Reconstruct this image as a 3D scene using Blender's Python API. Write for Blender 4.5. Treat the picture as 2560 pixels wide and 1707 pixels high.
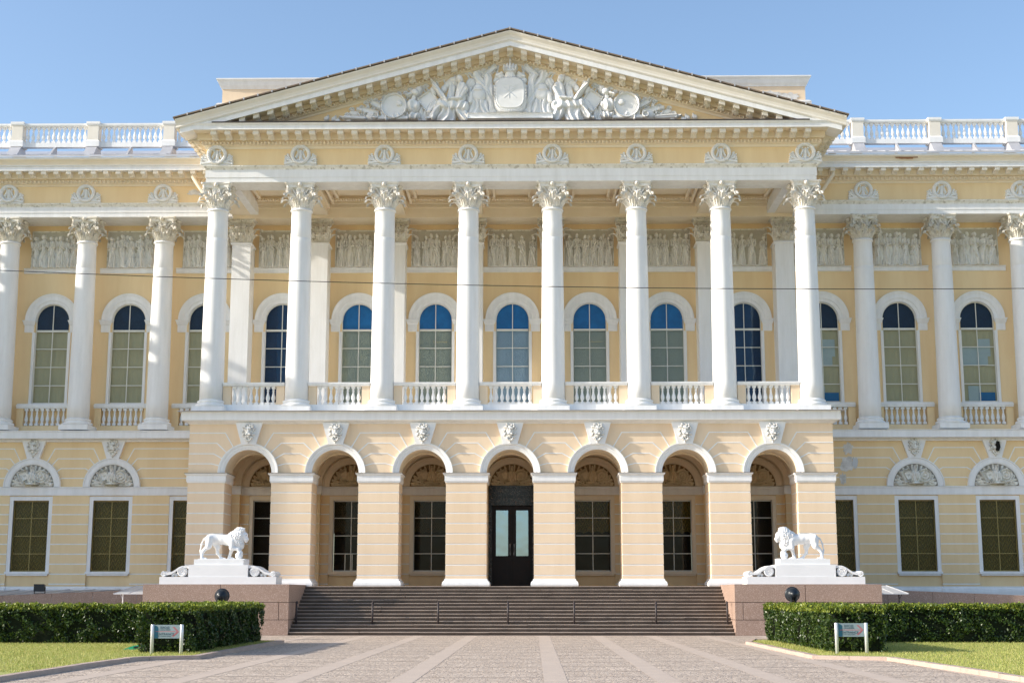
import bpy, bmesh, math, random
import numpy as np
from mathutils import Vector, Matrix
R = math.radians
random.seed(7); np.random.seed(7)
for o in list(bpy.data.objects): bpy.data.objects.remove(o)
S = bpy.context.scene
COL = S.collection

# ------------------------------------------------------------------ camera, sky, sun, exposure
cd = bpy.data.cameras.new('camera'); cam = bpy.data.objects.new('camera', cd); COL.objects.link(cam)
cd.sensor_width = 36; cd.lens = 3556/2560*36; cd.clip_end = 3000; cd.clip_start = .2
cam.location = (1.05, 0, 1.63); cam.rotation_euler = (R(90+10.12), 0, R(.85)); S.camera = cam
SUN_EL = 24.3; SUN_AZ = 78.5          # azimuth measured from the facade's normal, towards the left
w = bpy.data.worlds.new('World'); S.world = w; w.use_nodes = True
nt = w.node_tree; bg = nt.nodes['Background']
sky = nt.nodes.new('ShaderNodeTexSky'); sky.sky_type = 'NISHITA'; sky.sun_disc = False
sky.sun_elevation = R(SUN_EL); sky.sun_rotation = R(180+SUN_AZ); sky.altitude = 0
sky.air_density = 1.0; sky.dust_density = 1.3; sky.ozone_density = 2.0
nt.links.new(sky.outputs[0], bg.inputs[0]); bg.inputs[1].default_value = .15
ld = bpy.data.lights.new('sun', 'SUN'); ld.energy = 3.7; ld.angle = R(.53); ld.color = (1, .93, .82)
sun = bpy.data.objects.new('sun', ld); COL.objects.link(sun)
dv = Vector((math.sin(R(SUN_AZ))*math.cos(R(SUN_EL)), math.cos(R(SUN_AZ))*math.cos(R(SUN_EL)), -math.sin(R(SUN_EL))))
sun.rotation_euler = dv.to_track_quat('-Z', 'Y').to_euler(); sun.location = (-60, 20, 60)
S.view_settings.view_transform = 'Standard'; S.view_settings.look = 'None'
S.view_settings.exposure = .73; S.view_settings.gamma = 1
S.cycles.max_bounces = 12; S.cycles.diffuse_bounces = 8; S.cycles.transparent_max_bounces = 8

# ------------------------------------------------------------------ materials
def new_mat(name):
    m = bpy.data.materials.new(name); m.use_nodes = True
    return m, m.node_tree.nodes, m.node_tree.links, m.node_tree.nodes['Principled BSDF']
def paint(name, c, c2=None, rough=.8, scale=1.5, bump=.15, bscale=30, spots=None, metal=0, spec=.3, streak=False):
    m, N, L, P = new_mat(name)
    P.inputs['Roughness'].default_value = rough; P.inputs['Metallic'].default_value = metal
    P.inputs['Specular IOR Level'].default_value = spec
    tc = N.new('ShaderNodeTexCoord'); src = tc.outputs['Object']
    c2 = c2 or tuple(v*.9 for v in c)
    n = N.new('ShaderNodeTexNoise'); n.inputs['Scale'].default_value = scale; n.inputs['Detail'].default_value = 8
    n.inputs['Roughness'].default_value = .65
    if streak:
        mp = N.new('ShaderNodeMapping'); mp.inputs['Scale'].default_value = (2.5, 2.5, .35); L.new(src, mp.inputs[0]); L.new(mp.outputs[0], n.inputs['Vector'])
    else: L.new(src, n.inputs['Vector'])
    r = N.new('ShaderNodeValToRGB'); r.color_ramp.elements[0].position = .35; r.color_ramp.elements[1].position = .7
    r.color_ramp.elements[0].color = (*c, 1); r.color_ramp.elements[1].color = (*c2, 1)
    L.new(n.outputs[0], r.inputs[0]); out = r.outputs[0]
    if spots:
        n2 = N.new('ShaderNodeTexNoise'); n2.inputs['Scale'].default_value = spots[1]; n2.inputs['Detail'].default_value = 3
        L.new(src, n2.inputs['Vector'])
        r2 = N.new('ShaderNodeValToRGB'); r2.color_ramp.elements[0].position = spots[2]; r2.color_ramp.elements[1].position = spots[2]+.08
        L.new(n2.outputs[0], r2.inputs[0]); mx = N.new('ShaderNodeMixRGB'); mx.inputs[2].default_value = (*spots[0], 1)
        L.new(r2.outputs[0], mx.inputs[0]); L.new(out, mx.inputs[1]); out = mx.outputs[0]
    L.new(out, P.inputs['Base Color'])
    if bump:
        nb = N.new('ShaderNodeTexNoise'); nb.inputs['Scale'].default_value = bscale; nb.inputs['Detail'].default_value = 5
        L.new(src, nb.inputs['Vector']); b = N.new('ShaderNodeBump'); b.inputs['Strength'].default_value = bump; b.inputs['Distance'].default_value = .02
        L.new(nb.outputs[0], b.inputs['Height']); L.new(b.outputs[0], P.inputs['Normal'])
    return m
M = {}
M['ochre'] = paint('ochre_stucco', (.88, .685, .41), (.81, .60, .335), .85, .5, .15, 18, streak=True)
M['peach'] = paint('peach_stucco', (.875, .695, .50), (.80, .615, .42), .85, .5, .15, 18, streak=True)
M['white'] = paint('white_paint', (.88, .875, .865), (.78, .77, .75), .7, 1.2, .08, 25, streak=True)
M['plaster'] = paint('white_plaster', (.82, .81, .78), (.68, .66, .62), .7, 3, .2, 30)
M['weathered'] = paint('weathered_plaster', (.88, .865, .81), (.70, .67, .59), .85, 4, .3, 25, spots=((.56, .53, .46), 5, .56))
M['stone_relief'] = paint('cream_plaster', (.82, .70, .50), (.64, .52, .35), .85, 4, .3, 25)
M['pale'] = paint('pale_stone_paint', (.82, .77, .68), (.76, .70, .60), .8, 1, .1, 20)
M['cream'] = paint('cream_paint', (.87, .765, .60), (.81, .70, .53), .8, 1, .1, 20)
M['panel'] = paint('pale_relief_plaster', (.88, .865, .82), (.76, .73, .66), .85, 3, .2, 25)
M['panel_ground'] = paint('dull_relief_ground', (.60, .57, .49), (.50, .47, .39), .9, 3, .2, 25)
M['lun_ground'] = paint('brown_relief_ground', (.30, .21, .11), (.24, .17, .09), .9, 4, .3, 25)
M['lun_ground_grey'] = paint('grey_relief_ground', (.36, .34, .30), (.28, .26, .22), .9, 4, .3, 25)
M['sculpture'] = paint('white_sculpture', (.88, .875, .86), (.80, .79, .76), .7, 2, .15, 30)
M['marble'] = paint('white_marble', (.86, .86, .86), (.80, .80, .80), .5, 1.5, .06, 20)
M['tin'] = paint('zinc_sheet', (.62, .61, .62), (.50, .49, .50), .45, .8, .05, 10, metal=.35)
M['rust'] = paint('brown_roof_sheet', (.26, .20, .15), (.18, .14, .11), .7, 2, .1, 20)
M['brick'] = paint('bare_brick', (.30, .15, .07), (.22, .10, .05), .9, 6, .5, 15)
M['bare'] = paint('bare_render', (.80, .78, .75), (.52, .49, .45), .9, 3, .5, 12)
M['granite'] = paint('pink_granite', (.35, .24, .185), (.29, .20, .155), .75, .6, .2, 60, spots=((.54, .41, .35), 48, .55))
M['step'] = paint('brown_granite', (.14, .108, .085), (.10, .077, .06), .8, 1.5, .3, 40, spots=((.17, .125, .105), 60, .60))  # riser granite: dirt and the risers' shade both put into the colour
M['tread'] = paint('lit_granite', (.44, .36, .30), (.30, .24, .20), .8, 1.5, .3, 40)  # same granite with sunlit treads and nosings put into a lighter colour
M['joint'] = paint('dark_joint', (.09, .06, .05), None, .9)
M['kerb'] = paint('kerb_granite', (.50, .39, .33), (.40, .30, .25), .85, 2, .3, 40, spots=((.58, .46, .39), 70, .56))
M['slab'] = paint('granite_slab', (.55, .45, .37), (.49, .40, .33), .85, 1.2, .2, 30, spots=((.40, .32, .27), 60, .62))
M['black'] = paint('black_metal', (.018, .024, .032), None, .35, 2, 0)
M['iron'] = paint('dark_iron', (.05, .04, .04), None, .5, 2, 0)
M['doorwood'] = paint('dark_brown_wood', (.018, .007, .005), (.012, .005, .004), .4, 3, .05)
M['silver'] = paint('aluminium', (.72, .72, .74), None, .35, 2, 0, metal=.3)
M['green'] = paint('green_plastic', (.02, .38, .22), None, .4, 2, 0)
M['sash'] = paint('sash_paint', (.80, .79, .72), None, .6, 2, 0)
M['olive_sash'] = paint('olive_brass', (.34, .27, .09), (.26, .20, .07), .4, 2, 0)
M['dark'] = paint('dark_interior', (.012, .010, .007), None, .9, 2, 0)
M['navy'] = paint('navy_sky_reflection', (.001, .022, .07), (.001, .014, .045), .6, 2, 0)  # deep blue sky reflection painted on the backing behind window panes
M['blue'] = paint('blue_sky_reflection', (.004, .15, .40), (.003, .10, .27), .6, 1.5, 0)  # brighter painted sky reflection for the portico arches; also colours the chest
M['red'] = paint('red_print', (.62, .06, .08), None, .5, 2, 0)
M['ink'] = paint('blue_grey_ink', (.05, .09, .13), None, .5, 2, 0)
M['signbase'] = paint('pale_blue_grey_panel', (.29, .36, .40), None, .35, 2, 0)
M['signblue'] = paint('deep_blue_panel', (.03, .14, .22), None, .35, 2, 0)
M['screen'] = paint('pale_screen', (.46, .56, .60), (.40, .50, .55), .8, 2, 0)
M['brass'] = paint('gilt_brass', (.85, .68, .30), None, .3, 2, 0)
M['wire'] = paint('cable_rubber', (.02, .02, .02), None, .6, 2, 0)
def marble_black():
    m, N, L, P = new_mat('black_marble'); P.inputs['Roughness'].default_value = .25
    tc = N.new('ShaderNodeTexCoord'); n = N.new('ShaderNodeTexNoise'); n.inputs['Scale'].default_value = 3; n.inputs['Detail'].default_value = 10; n.inputs['Distortion'].default_value = 2
    L.new(tc.outputs['Object'], n.inputs['Vector']); r = N.new('ShaderNodeValToRGB')
    e = r.color_ramp.elements; e[0].position = .46; e[0].color = (.012, .011, .012, 1); e[1].position = .50; e[1].color = (.13, .12, .12, 1)
    x = e.new(.54); x.color = (.012, .011, .012, 1); L.new(n.outputs[0], r.inputs[0]); L.new(r.outputs[0], P.inputs['Base Color']); return m
M['blackmarble'] = marble_black()
def curtain(name, c, c2, zig=9):
    m, N, L, P = new_mat(name); P.inputs['Roughness'].default_value = .9
    tc = N.new('ShaderNodeTexCoord'); sp = N.new('ShaderNodeSeparateXYZ'); L.new(tc.outputs['Object'], sp.inputs[0])
    # festoons: zigzag lines running across the cloth
    a = N.new('ShaderNodeMath'); a.operation = 'PINGPONG'; a.inputs[1].default_value = .14; L.new(sp.outputs[0], a.inputs[0])
    b = N.new('ShaderNodeMath'); b.operation = 'MULTIPLY'; b.inputs[1].default_value = 2.0; L.new(a.outputs[0], b.inputs[0])
    n = N.new('ShaderNodeTexNoise'); n.inputs['Scale'].default_value = 6; L.new(tc.outputs['Object'], n.inputs['Vector'])
    c_ = N.new('ShaderNodeMath'); c_.operation = 'MULTIPLY_ADD'; c_.inputs[1].default_value = .12; L.new(n.outputs[0], c_.inputs[0]); L.new(b.outputs[0], c_.inputs[2])
    d = N.new('ShaderNodeMath'); d.operation = 'ADD'; L.new(sp.outputs[2], d.inputs[0]); L.new(c_.outputs[0], d.inputs[1])
    e = N.new('ShaderNodeMath'); e.operation = 'MULTIPLY'; e.inputs[1].default_value = 2*math.pi*zig; L.new(d.outputs[0], e.inputs[0])
    f = N.new('ShaderNodeMath'); f.operation = 'SINE'; L.new(e.outputs[0], f.inputs[0])
    g = N.new('ShaderNodeMapRange'); g.inputs[1].default_value = -1; g.inputs[2].default_value = 1; L.new(f.outputs[0], g.inputs[0])
    mx = N.new('ShaderNodeMixRGB'); mx.inputs[1].default_value = (*c, 1); mx.inputs[2].default_value = (*c2, 1); L.new(g.outputs[0], mx.inputs[0])
    L.new(mx.outputs[0], P.inputs['Base Color'])
    bp = N.new('ShaderNodeBump'); bp.inputs['Strength'].default_value = .6; bp.inputs['Distance'].default_value = .05; L.new(f.outputs[0], bp.inputs['Height']); L.new(bp.outputs[0], P.inputs['Normal'])
    return m
M['cur_olive'] = curtain('olive_roller_blind', (.50, .47, .31), (.47, .44, .29), .5)
M['cur_swag'] = curtain('sage_festoon_curtain', (.47, .49, .36), (.30, .32, .22))
M['cur_pale'] = curtain('pale_blue_festoon', (.45, .56, .62), (.30, .42, .48))
M['cur_dark'] = curtain('dark_olive_curtain', (.15, .115, .020), (.09, .068, .012), 4)
M['cur_darker'] = curtain('dark_brown_curtain', (.07, .055, .022), (.035, .028, .012), 6)
def glass(name, tint, fac, gl=(1, 1, 1)):
    m = bpy.data.materials.new(name); m.use_nodes = True; N = m.node_tree.nodes; L = m.node_tree.links
    N.remove(N['Principled BSDF']); out = N['Material Output']
    t = N.new('ShaderNodeBsdfTransparent'); t.inputs[0].default_value = (*tint, 1)
    g = N.new('ShaderNodeBsdfGlossy'); g.inputs['Roughness'].default_value = .02; g.inputs[0].default_value = (*gl, 1)
    tc = N.new('ShaderNodeTexCoord'); n = N.new('ShaderNodeTexNoise'); n.inputs['Scale'].default_value = 1.3; n.inputs['Detail'].default_value = 1; L.new(tc.outputs['Object'], n.inputs['Vector'])
    b = N.new('ShaderNodeBump'); b.inputs['Strength'].default_value = .12; b.inputs['Distance'].default_value = .05; L.new(n.outputs[0], b.inputs['Height']); L.new(b.outputs[0], g.inputs['Normal'])
    mx = N.new('ShaderNodeMixShader'); mx.inputs[0].default_value = fac
    L.new(t.outputs[0], mx.inputs[1]); L.new(g.outputs[0], mx.inputs[2]); L.new(mx.outputs[0], out.inputs[0]); return m
M['glass'] = glass('window_glass', (.86, .87, .84), .014)
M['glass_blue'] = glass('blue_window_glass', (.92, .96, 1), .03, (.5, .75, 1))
M['glass_door'] = glass('door_glass', (.5, .6, .65), .5, (.62, .82, 1))
def paving():
    m, N, L, P = new_mat('cobbles'); P.inputs['Roughness'].default_value = .9
    tc = N.new('ShaderNodeTexCoord'); v = N.new('ShaderNodeTexVoronoi'); v.inputs['Scale'].default_value = 9; v.inputs['Randomness'].default_value = .85
    L.new(tc.outputs['Object'], v.inputs['Vector'])
    ve = N.new('ShaderNodeTexVoronoi'); ve.feature = 'DISTANCE_TO_EDGE'; ve.inputs['Scale'].default_value = 9; ve.inputs['Randomness'].default_value = .85; L.new(tc.outputs['Object'], ve.inputs['Vector'])
    r = N.new('ShaderNodeValToRGB'); e = r.color_ramp.elements
    e[0].position = .0; e[0].color = (.48, .375, .29, 1); e[1].position = 1; e[1].color = (.74, .61, .49, 1)
    x = e.new(.5); x.color = (.65, .53, .425, 1)
    sp = N.new('ShaderNodeSeparateColor'); L.new(v.outputs['Color'], sp.inputs[0]); L.new(sp.outputs[0], r.inputs[0])
    n = N.new('ShaderNodeTexNoise'); n.inputs['Scale'].default_value = .8; n.inputs['Detail'].default_value = 6; L.new(tc.outputs['Object'], n.inputs['Vector'])
    mx = N.new('ShaderNodeMixRGB'); mx.blend_type = 'MULTIPLY'; mx.inputs[0].default_value = .5
    rr = N.new('ShaderNodeValToRGB'); rr.color_ramp.elements[0].color = (.7, .68, .66, 1); rr.color_ramp.elements[0].position = .3; rr.color_ramp.elements[1].position = .65; L.new(n.outputs[0], rr.inputs[0])
    L.new(r.outputs[0], mx.inputs[1]); L.new(rr.outputs[0], mx.inputs[2])
    je = N.new('ShaderNodeValToRGB'); je.color_ramp.elements[0].position = .02; je.color_ramp.elements[1].position = .10; L.new(ve.outputs[0], je.inputs[0])
    mj = N.new('ShaderNodeMixRGB'); mj.inputs[1].default_value = (.30, .24, .20, 1); L.new(je.outputs[0], mj.inputs[0]); L.new(mx.outputs[0], mj.inputs[2])
    L.new(mj.outputs[0], P.inputs['Base Color'])
    b = N.new('ShaderNodeBump'); b.inputs['Strength'].default_value = .7; b.inputs['Distance'].default_value = .02; L.new(je.outputs[0], b.inputs['Height']); L.new(b.outputs[0], P.inputs['Normal'])
    return m
M['paving'] = paving()
def leafmat(name, cols, rough=.45, trans=.25):
    m, N, L, P = new_mat(name); P.inputs['Roughness'].default_value = rough
    g = N.new('ShaderNodeNewGeometry'); r = N.new('ShaderNodeValToRGB'); e = r.color_ramp.elements
    e[0].color = (*cols[0], 1); e[1].color = (*cols[-1], 1)
    for i, c in enumerate(cols[1:-1]): x = e.new((i+1)/(len(cols)-1)); x.color = (*c, 1)
    L.new(g.outputs['Random Per Island'], r.inputs[0]); L.new(r.outputs[0], P.inputs['Base Color'])
    t = N.new('ShaderNodeBsdfTranslucent'); L.new(r.outputs[0], t.inputs[0]); mx = N.new('ShaderNodeMixShader'); mx.inputs[0].default_value = trans
    out = N['Material Output']; L.new(P.outputs[0], mx.inputs[1]); L.new(t.outputs[0], mx.inputs[2]); L.new(mx.outputs[0], out.inputs[0])
    return m
M['leaf'] = leafmat('hedge_leaves', [(.014, .034, .006), (.026, .058, .009), (.045, .09, .012), (.10, .14, .02)], .4)
M['lit_young'] = leafmat('lit_young_leaves', [(.13, .19, .02), (.22, .28, .03), (.34, .36, .05)], .5, .3)  # top fringe: sunlight put into the leaf colour together with new growth
M['leafcore'] = paint('hedge_core', (.008, .014, .004), None, .9, 3, 0)
M['blade'] = leafmat('grass_blades', [(.24, .31, .05), (.36, .40, .09), (.48, .45, .15), (.52, .46, .18)], .6, .3)
M['lawn'] = paint('lawn_ground', (.31, .36, .08), (.48, .45, .17), .9, 1.3, .8, 45, spots=((.47, .42, .19), 3, .60))

# ------------------------------------------------------------------ mesh helpers
class MB:
    def __init__(s): s.v = []; s.f = []; s.mi = []; s.cur = 0
    def use(s, i): s.cur = i; return s
    def add(s, vs, fs):
        k = len(s.v); s.v += [tuple(p) for p in vs]; s.f += [tuple(i+k for i in f) for f in fs]; s.mi += [s.cur]*len(fs)
    def box(s, x0, x1, y0, y1, z0, z1):
        s.add([(x0,y0,z0),(x1,y0,z0),(x1,y1,z0),(x0,y1,z0),(x0,y0,z1),(x1,y0,z1),(x1,y1,z1),(x0,y1,z1)],
              [(3,2,1,0),(4,5,6,7),(0,1,5,4),(1,2,6,5),(2,3,7,6),(3,0,4,7)])
    def hexa(s, pts): s.add(pts, [(3,2,1,0),(4,5,6,7),(0,1,5,4),(1,2,6,5),(2,3,7,6),(3,0,4,7)])
    def prism(s, poly, y0, y1):            # poly in (x, z), counter-clockwise seen from -Y
        n = len(poly); s.add([(x, y0, z) for x, z in poly]+[(x, y1, z) for x, z in poly],
            [tuple(range(n)), tuple(range(2*n-1, n-1, -1))]+[((i+1) % n, i, n+i, n+(i+1) % n) for i in range(n)])
    def lathe(s, prof, n=16, cx=0, cy=0, z0=0, cap=True):
        k = len(prof); vs = []
        for r, z in prof:
            for i in range(n): a = 2*math.pi*i/n; vs.append((cx+r*math.cos(a), cy+r*math.sin(a), z0+z))
        fs = [(j*n+i, j*n+(i+1) % n, (j+1)*n+(i+1) % n, (j+1)*n+i) for j in range(k-1) for i in range(n)]
        if cap: fs += [tuple(range(n-1, -1, -1)), tuple((k-1)*n+i for i in range(n))]
        s.add(vs, fs)
    def tube(s, pts, r, n=6, r1=None):
        pts = [Vector(p) for p in pts]; vs = []; m = len(pts)
        for j, p in enumerate(pts):
            d = (pts[min(j+1, m-1)]-pts[max(j-1, 0)]).normalized()
            u = d.cross(Vector((0, 0, 1)))
            if u.length < .01: u = d.cross(Vector((1, 0, 0)))
            u.normalize(); v = d.cross(u); rr = r if r1 is None else r+(r1-r)*j/(m-1)
            for i in range(n): a = 2*math.pi*i/n; vs.append(p+rr*(u*math.cos(a)+v*math.sin(a)))
        fs = [(j*n+i, j*n+(i+1) % n, (j+1)*n+(i+1) % n, (j+1)*n+i) for j in range(m-1) for i in range(n)]
        fs += [tuple(range(n-1, -1, -1)), tuple((m-1)*n+i for i in range(n))]
        s.add(vs, fs)
    def ball(s, c, r, n=8, m=5, sc=(1, 1, 1)):
        vs = []; 
        for j in range(m+1):
            t = math.pi*j/m
            for i in range(n): a = 2*math.pi*i/n; vs.append((c[0]+r*sc[0]*math.sin(t)*math.cos(a), c[1]+r*sc[1]*math.sin(t)*math.sin(a), c[2]+r*sc[2]*math.cos(t)))
        s.add(vs, [(j*n+i, (j+1)*n+i, (j+1)*n+(i+1) % n, j*n+(i+1) % n) for j in range(m) for i in range(n)])
    def sweep(s, path, prof, close=True):  # path of (x, y), outward = right of travel; prof of (offset, z)
        n = len(path); rows = []
        for i in range(n):
            def nrm(a, b):
                d = Vector((b[0]-a[0], b[1]-a[1])).normalized(); return Vector((d.y, -d.x))
            n1 = nrm(path[i-1], path[i]) if i > 0 else nrm(path[0], path[1])
            n2 = nrm(path[i], path[i+1]) if i < n-1 else n1
            mv = (n1+n2)/(1+n1.dot(n2)); rows.append([(path[i][0]+mv.x*o, path[i][1]+mv.y*o, z) for o, z in prof])
        k = len(prof); vs = [p for r in rows for p in r]
        fs = [(i*k+j, (i+1)*k+j, (i+1)*k+j+1, i*k+j+1) for i in range(n-1) for j in range(k-1)]
        if close: fs += [(i*k+k-1, (i+1)*k+k-1, (i+1)*k, i*k) for i in range(n-1)]+[tuple(range(k-1, -1, -1)), tuple((n-1)*k+j for j in range(k))]
        s.add(vs, fs)
    def arcsweep(s, cx, cz, prof, a0=0, a1=math.pi, n=28, close=True):  # prof of (radius, y)
        k = len(prof); vs = []
        for i in range(n+1):
            a = a0+(a1-a0)*i/n
            for r, y in prof: vs.append((cx+r*math.cos(a), y, cz+r*math.sin(a)))
        fs = [(i*k+j, i*k+j+1, (i+1)*k+j+1, (i+1)*k+j) for i in range(n) for j in range(k-1)]
        if close: fs += [(i*k+k-1, i*k, (i+1)*k, (i+1)*k+k-1) for i in range(n)]+[tuple(range(k)), tuple(n*k+j for j in range(k-1, -1, -1))]
        s.add(vs, fs)
    def wall(s, x0, x1, z0, z1, y, cx, hw, zb, zs, depth, arch=True, n=20):  # front panel with one opening and its reveal
        if not arch:
            if zb > z0+1e-4: s.quad(x0, x1, z0, zb, y)
            s.quad(x0, cx-hw, zb, zs, y); s.quad(cx+hw, x1, zb, zs, y); s.quad(x0, x1, zs, z1, y)
            o = [(cx-hw, zb), (cx+hw, zb), (cx+hw, zs), (cx-hw, zs)]
        else:
            if zb > z0+1e-4: s.quad(x0, x1, z0, zb, y)
            s.quad(x0, cx-hw, zb, zs, y); s.quad(cx+hw, x1, zb, zs, y)
            s.quad(x0, cx-hw, zs, z1, y); s.quad(cx+hw, x1, zs, z1, y)
            ar = [(cx+hw*math.cos(math.pi*i/n), zs+hw*math.sin(math.pi*i/n)) for i in range(n+1)]
            for i in range(n):
                (xa, za), (xb, zb_) = ar[i], ar[i+1]
                s.add([(xa, y, za), (xa, y, z1), (xb, y, z1), (xb, y, zb_)], [(0, 1, 2, 3)])
            o = [(cx-hw, zb), (cx+hw, zb)]+ar
        m = len(o)
        if depth:
            for i in range(m):
                a, b = o[i], o[(i+1) % m]
                s.add([(a[0], y, a[1]), (b[0], y, b[1]), (b[0], y+depth, b[1]), (a[0], y+depth, a[1])], [(0, 1, 2, 3)])
    def quad(s, x0, x1, z0, z1, y): s.add([(x0,y,z0),(x1,y,z0),(x1,y,z1),(x0,y,z1)], [(0,1,2,3)])
    def line(s, pts, w, y, d=.012):         # ribbon in the XZ plane standing d proud of y
        P = [Vector(p) for p in pts]; n = len(P); L = []; Rr = []
        for i in range(n):
            a = (P[i]-P[i-1]).normalized() if i else (P[1]-P[0]).normalized(); b = (P[i+1]-P[i]).normalized() if i < n-1 else a
            na, nb = Vector((-a.y, a.x)), Vector((-b.y, b.x)); m = (na+nb)/(1+na.dot(nb))*w/2; L.append(P[i]+m); Rr.append(P[i]-m)
        vs = [(p.x, y-d, p.y) for p in L+Rr]+[(p.x, y+.002, p.y) for p in L+Rr]; k = 2*n; fs = []
        for i in range(n-1): fs += [(i, n+i, n+i+1, i+1), (i, i+1, k+i+1, k+i), (n+i, k+n+i, k+n+i+1, n+i+1)]
        fs += [(0, k, k+n, n), (n-1, 2*n-1, k+2*n-1, k+n-1)]; s.add(vs, fs)
    def mesh(s, name, mat, smooth=False, weld=False):
        me = bpy.data.meshes.new(name); me.from_pydata(s.v, [], s.f)
        for m in (mat if isinstance(mat, (list, tuple)) else [mat]): me.materials.append(M[m])
        if len(s.mi) == len(s.f) and max(s.mi or [0]): me.polygons.foreach_set('material_index', s.mi)
        if weld:
            b = bmesh.new(); b.from_mesh(me); bmesh.ops.remove_doubles(b, verts=b.verts, dist=1e-4); b.to_mesh(me); b.free()
        if smooth: me.polygons.foreach_set('use_smooth', [True]*len(me.polygons))
        me.update(); return me
WP = {}
def wpos(o): return WP.get(o.name, Vector((0, 0, 0)))
def link(name, data, parent=None, loc=(0, 0, 0)):
    """place an object; loc is a world position, also when it has a parent (parents are only translated)"""
    o = bpy.data.objects.new(name, data); COL.objects.link(o); L = Vector(loc); WP[o.name] = L
    if parent: o.parent = parent; o.location = L-wpos(parent)
    else: o.location = L
    return o
def obj(name, mb, mat, parent=None, smooth=False, loc=(0, 0, 0), **kw):
    o = link(name, mb.mesh(name, mat, smooth, weld=not smooth and len(mb.f) < 4000), parent, loc)
    for k, v in kw.items(): o[k] = v
    return o
def thing(name, label, cat, loc=(0, 0, 0), group=None):
    o = link(name, None, None, loc); o['label'] = label; o['category'] = cat
    if group: o['group'] = group
    return o
def tag(o, label, cat, group=None):
    o['label'] = label; o['category'] = cat
    if group: o['group'] = group
    return o
def nphm(V, F, name, mat, smooth=True):
    me = bpy.data.meshes.new(name); V = np.asarray(V, float); F = np.asarray(F, int)
    n = F.shape[1]; me.vertices.add(len(V)); me.vertices.foreach_set('co', V.ravel())
    me.loops.add(F.size); me.loops.foreach_set('vertex_index', F.ravel())
    me.polygons.add(len(F)); me.polygons.foreach_set('loop_start', np.arange(0, F.size, n)); me.polygons.foreach_set('loop_total', np.full(len(F), n))
    me.materials.append(M[mat]); 
    if smooth: me.polygons.foreach_set('use_smooth', [True]*len(F))
    me.update(calc_edges=True); me.validate(); return me

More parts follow.
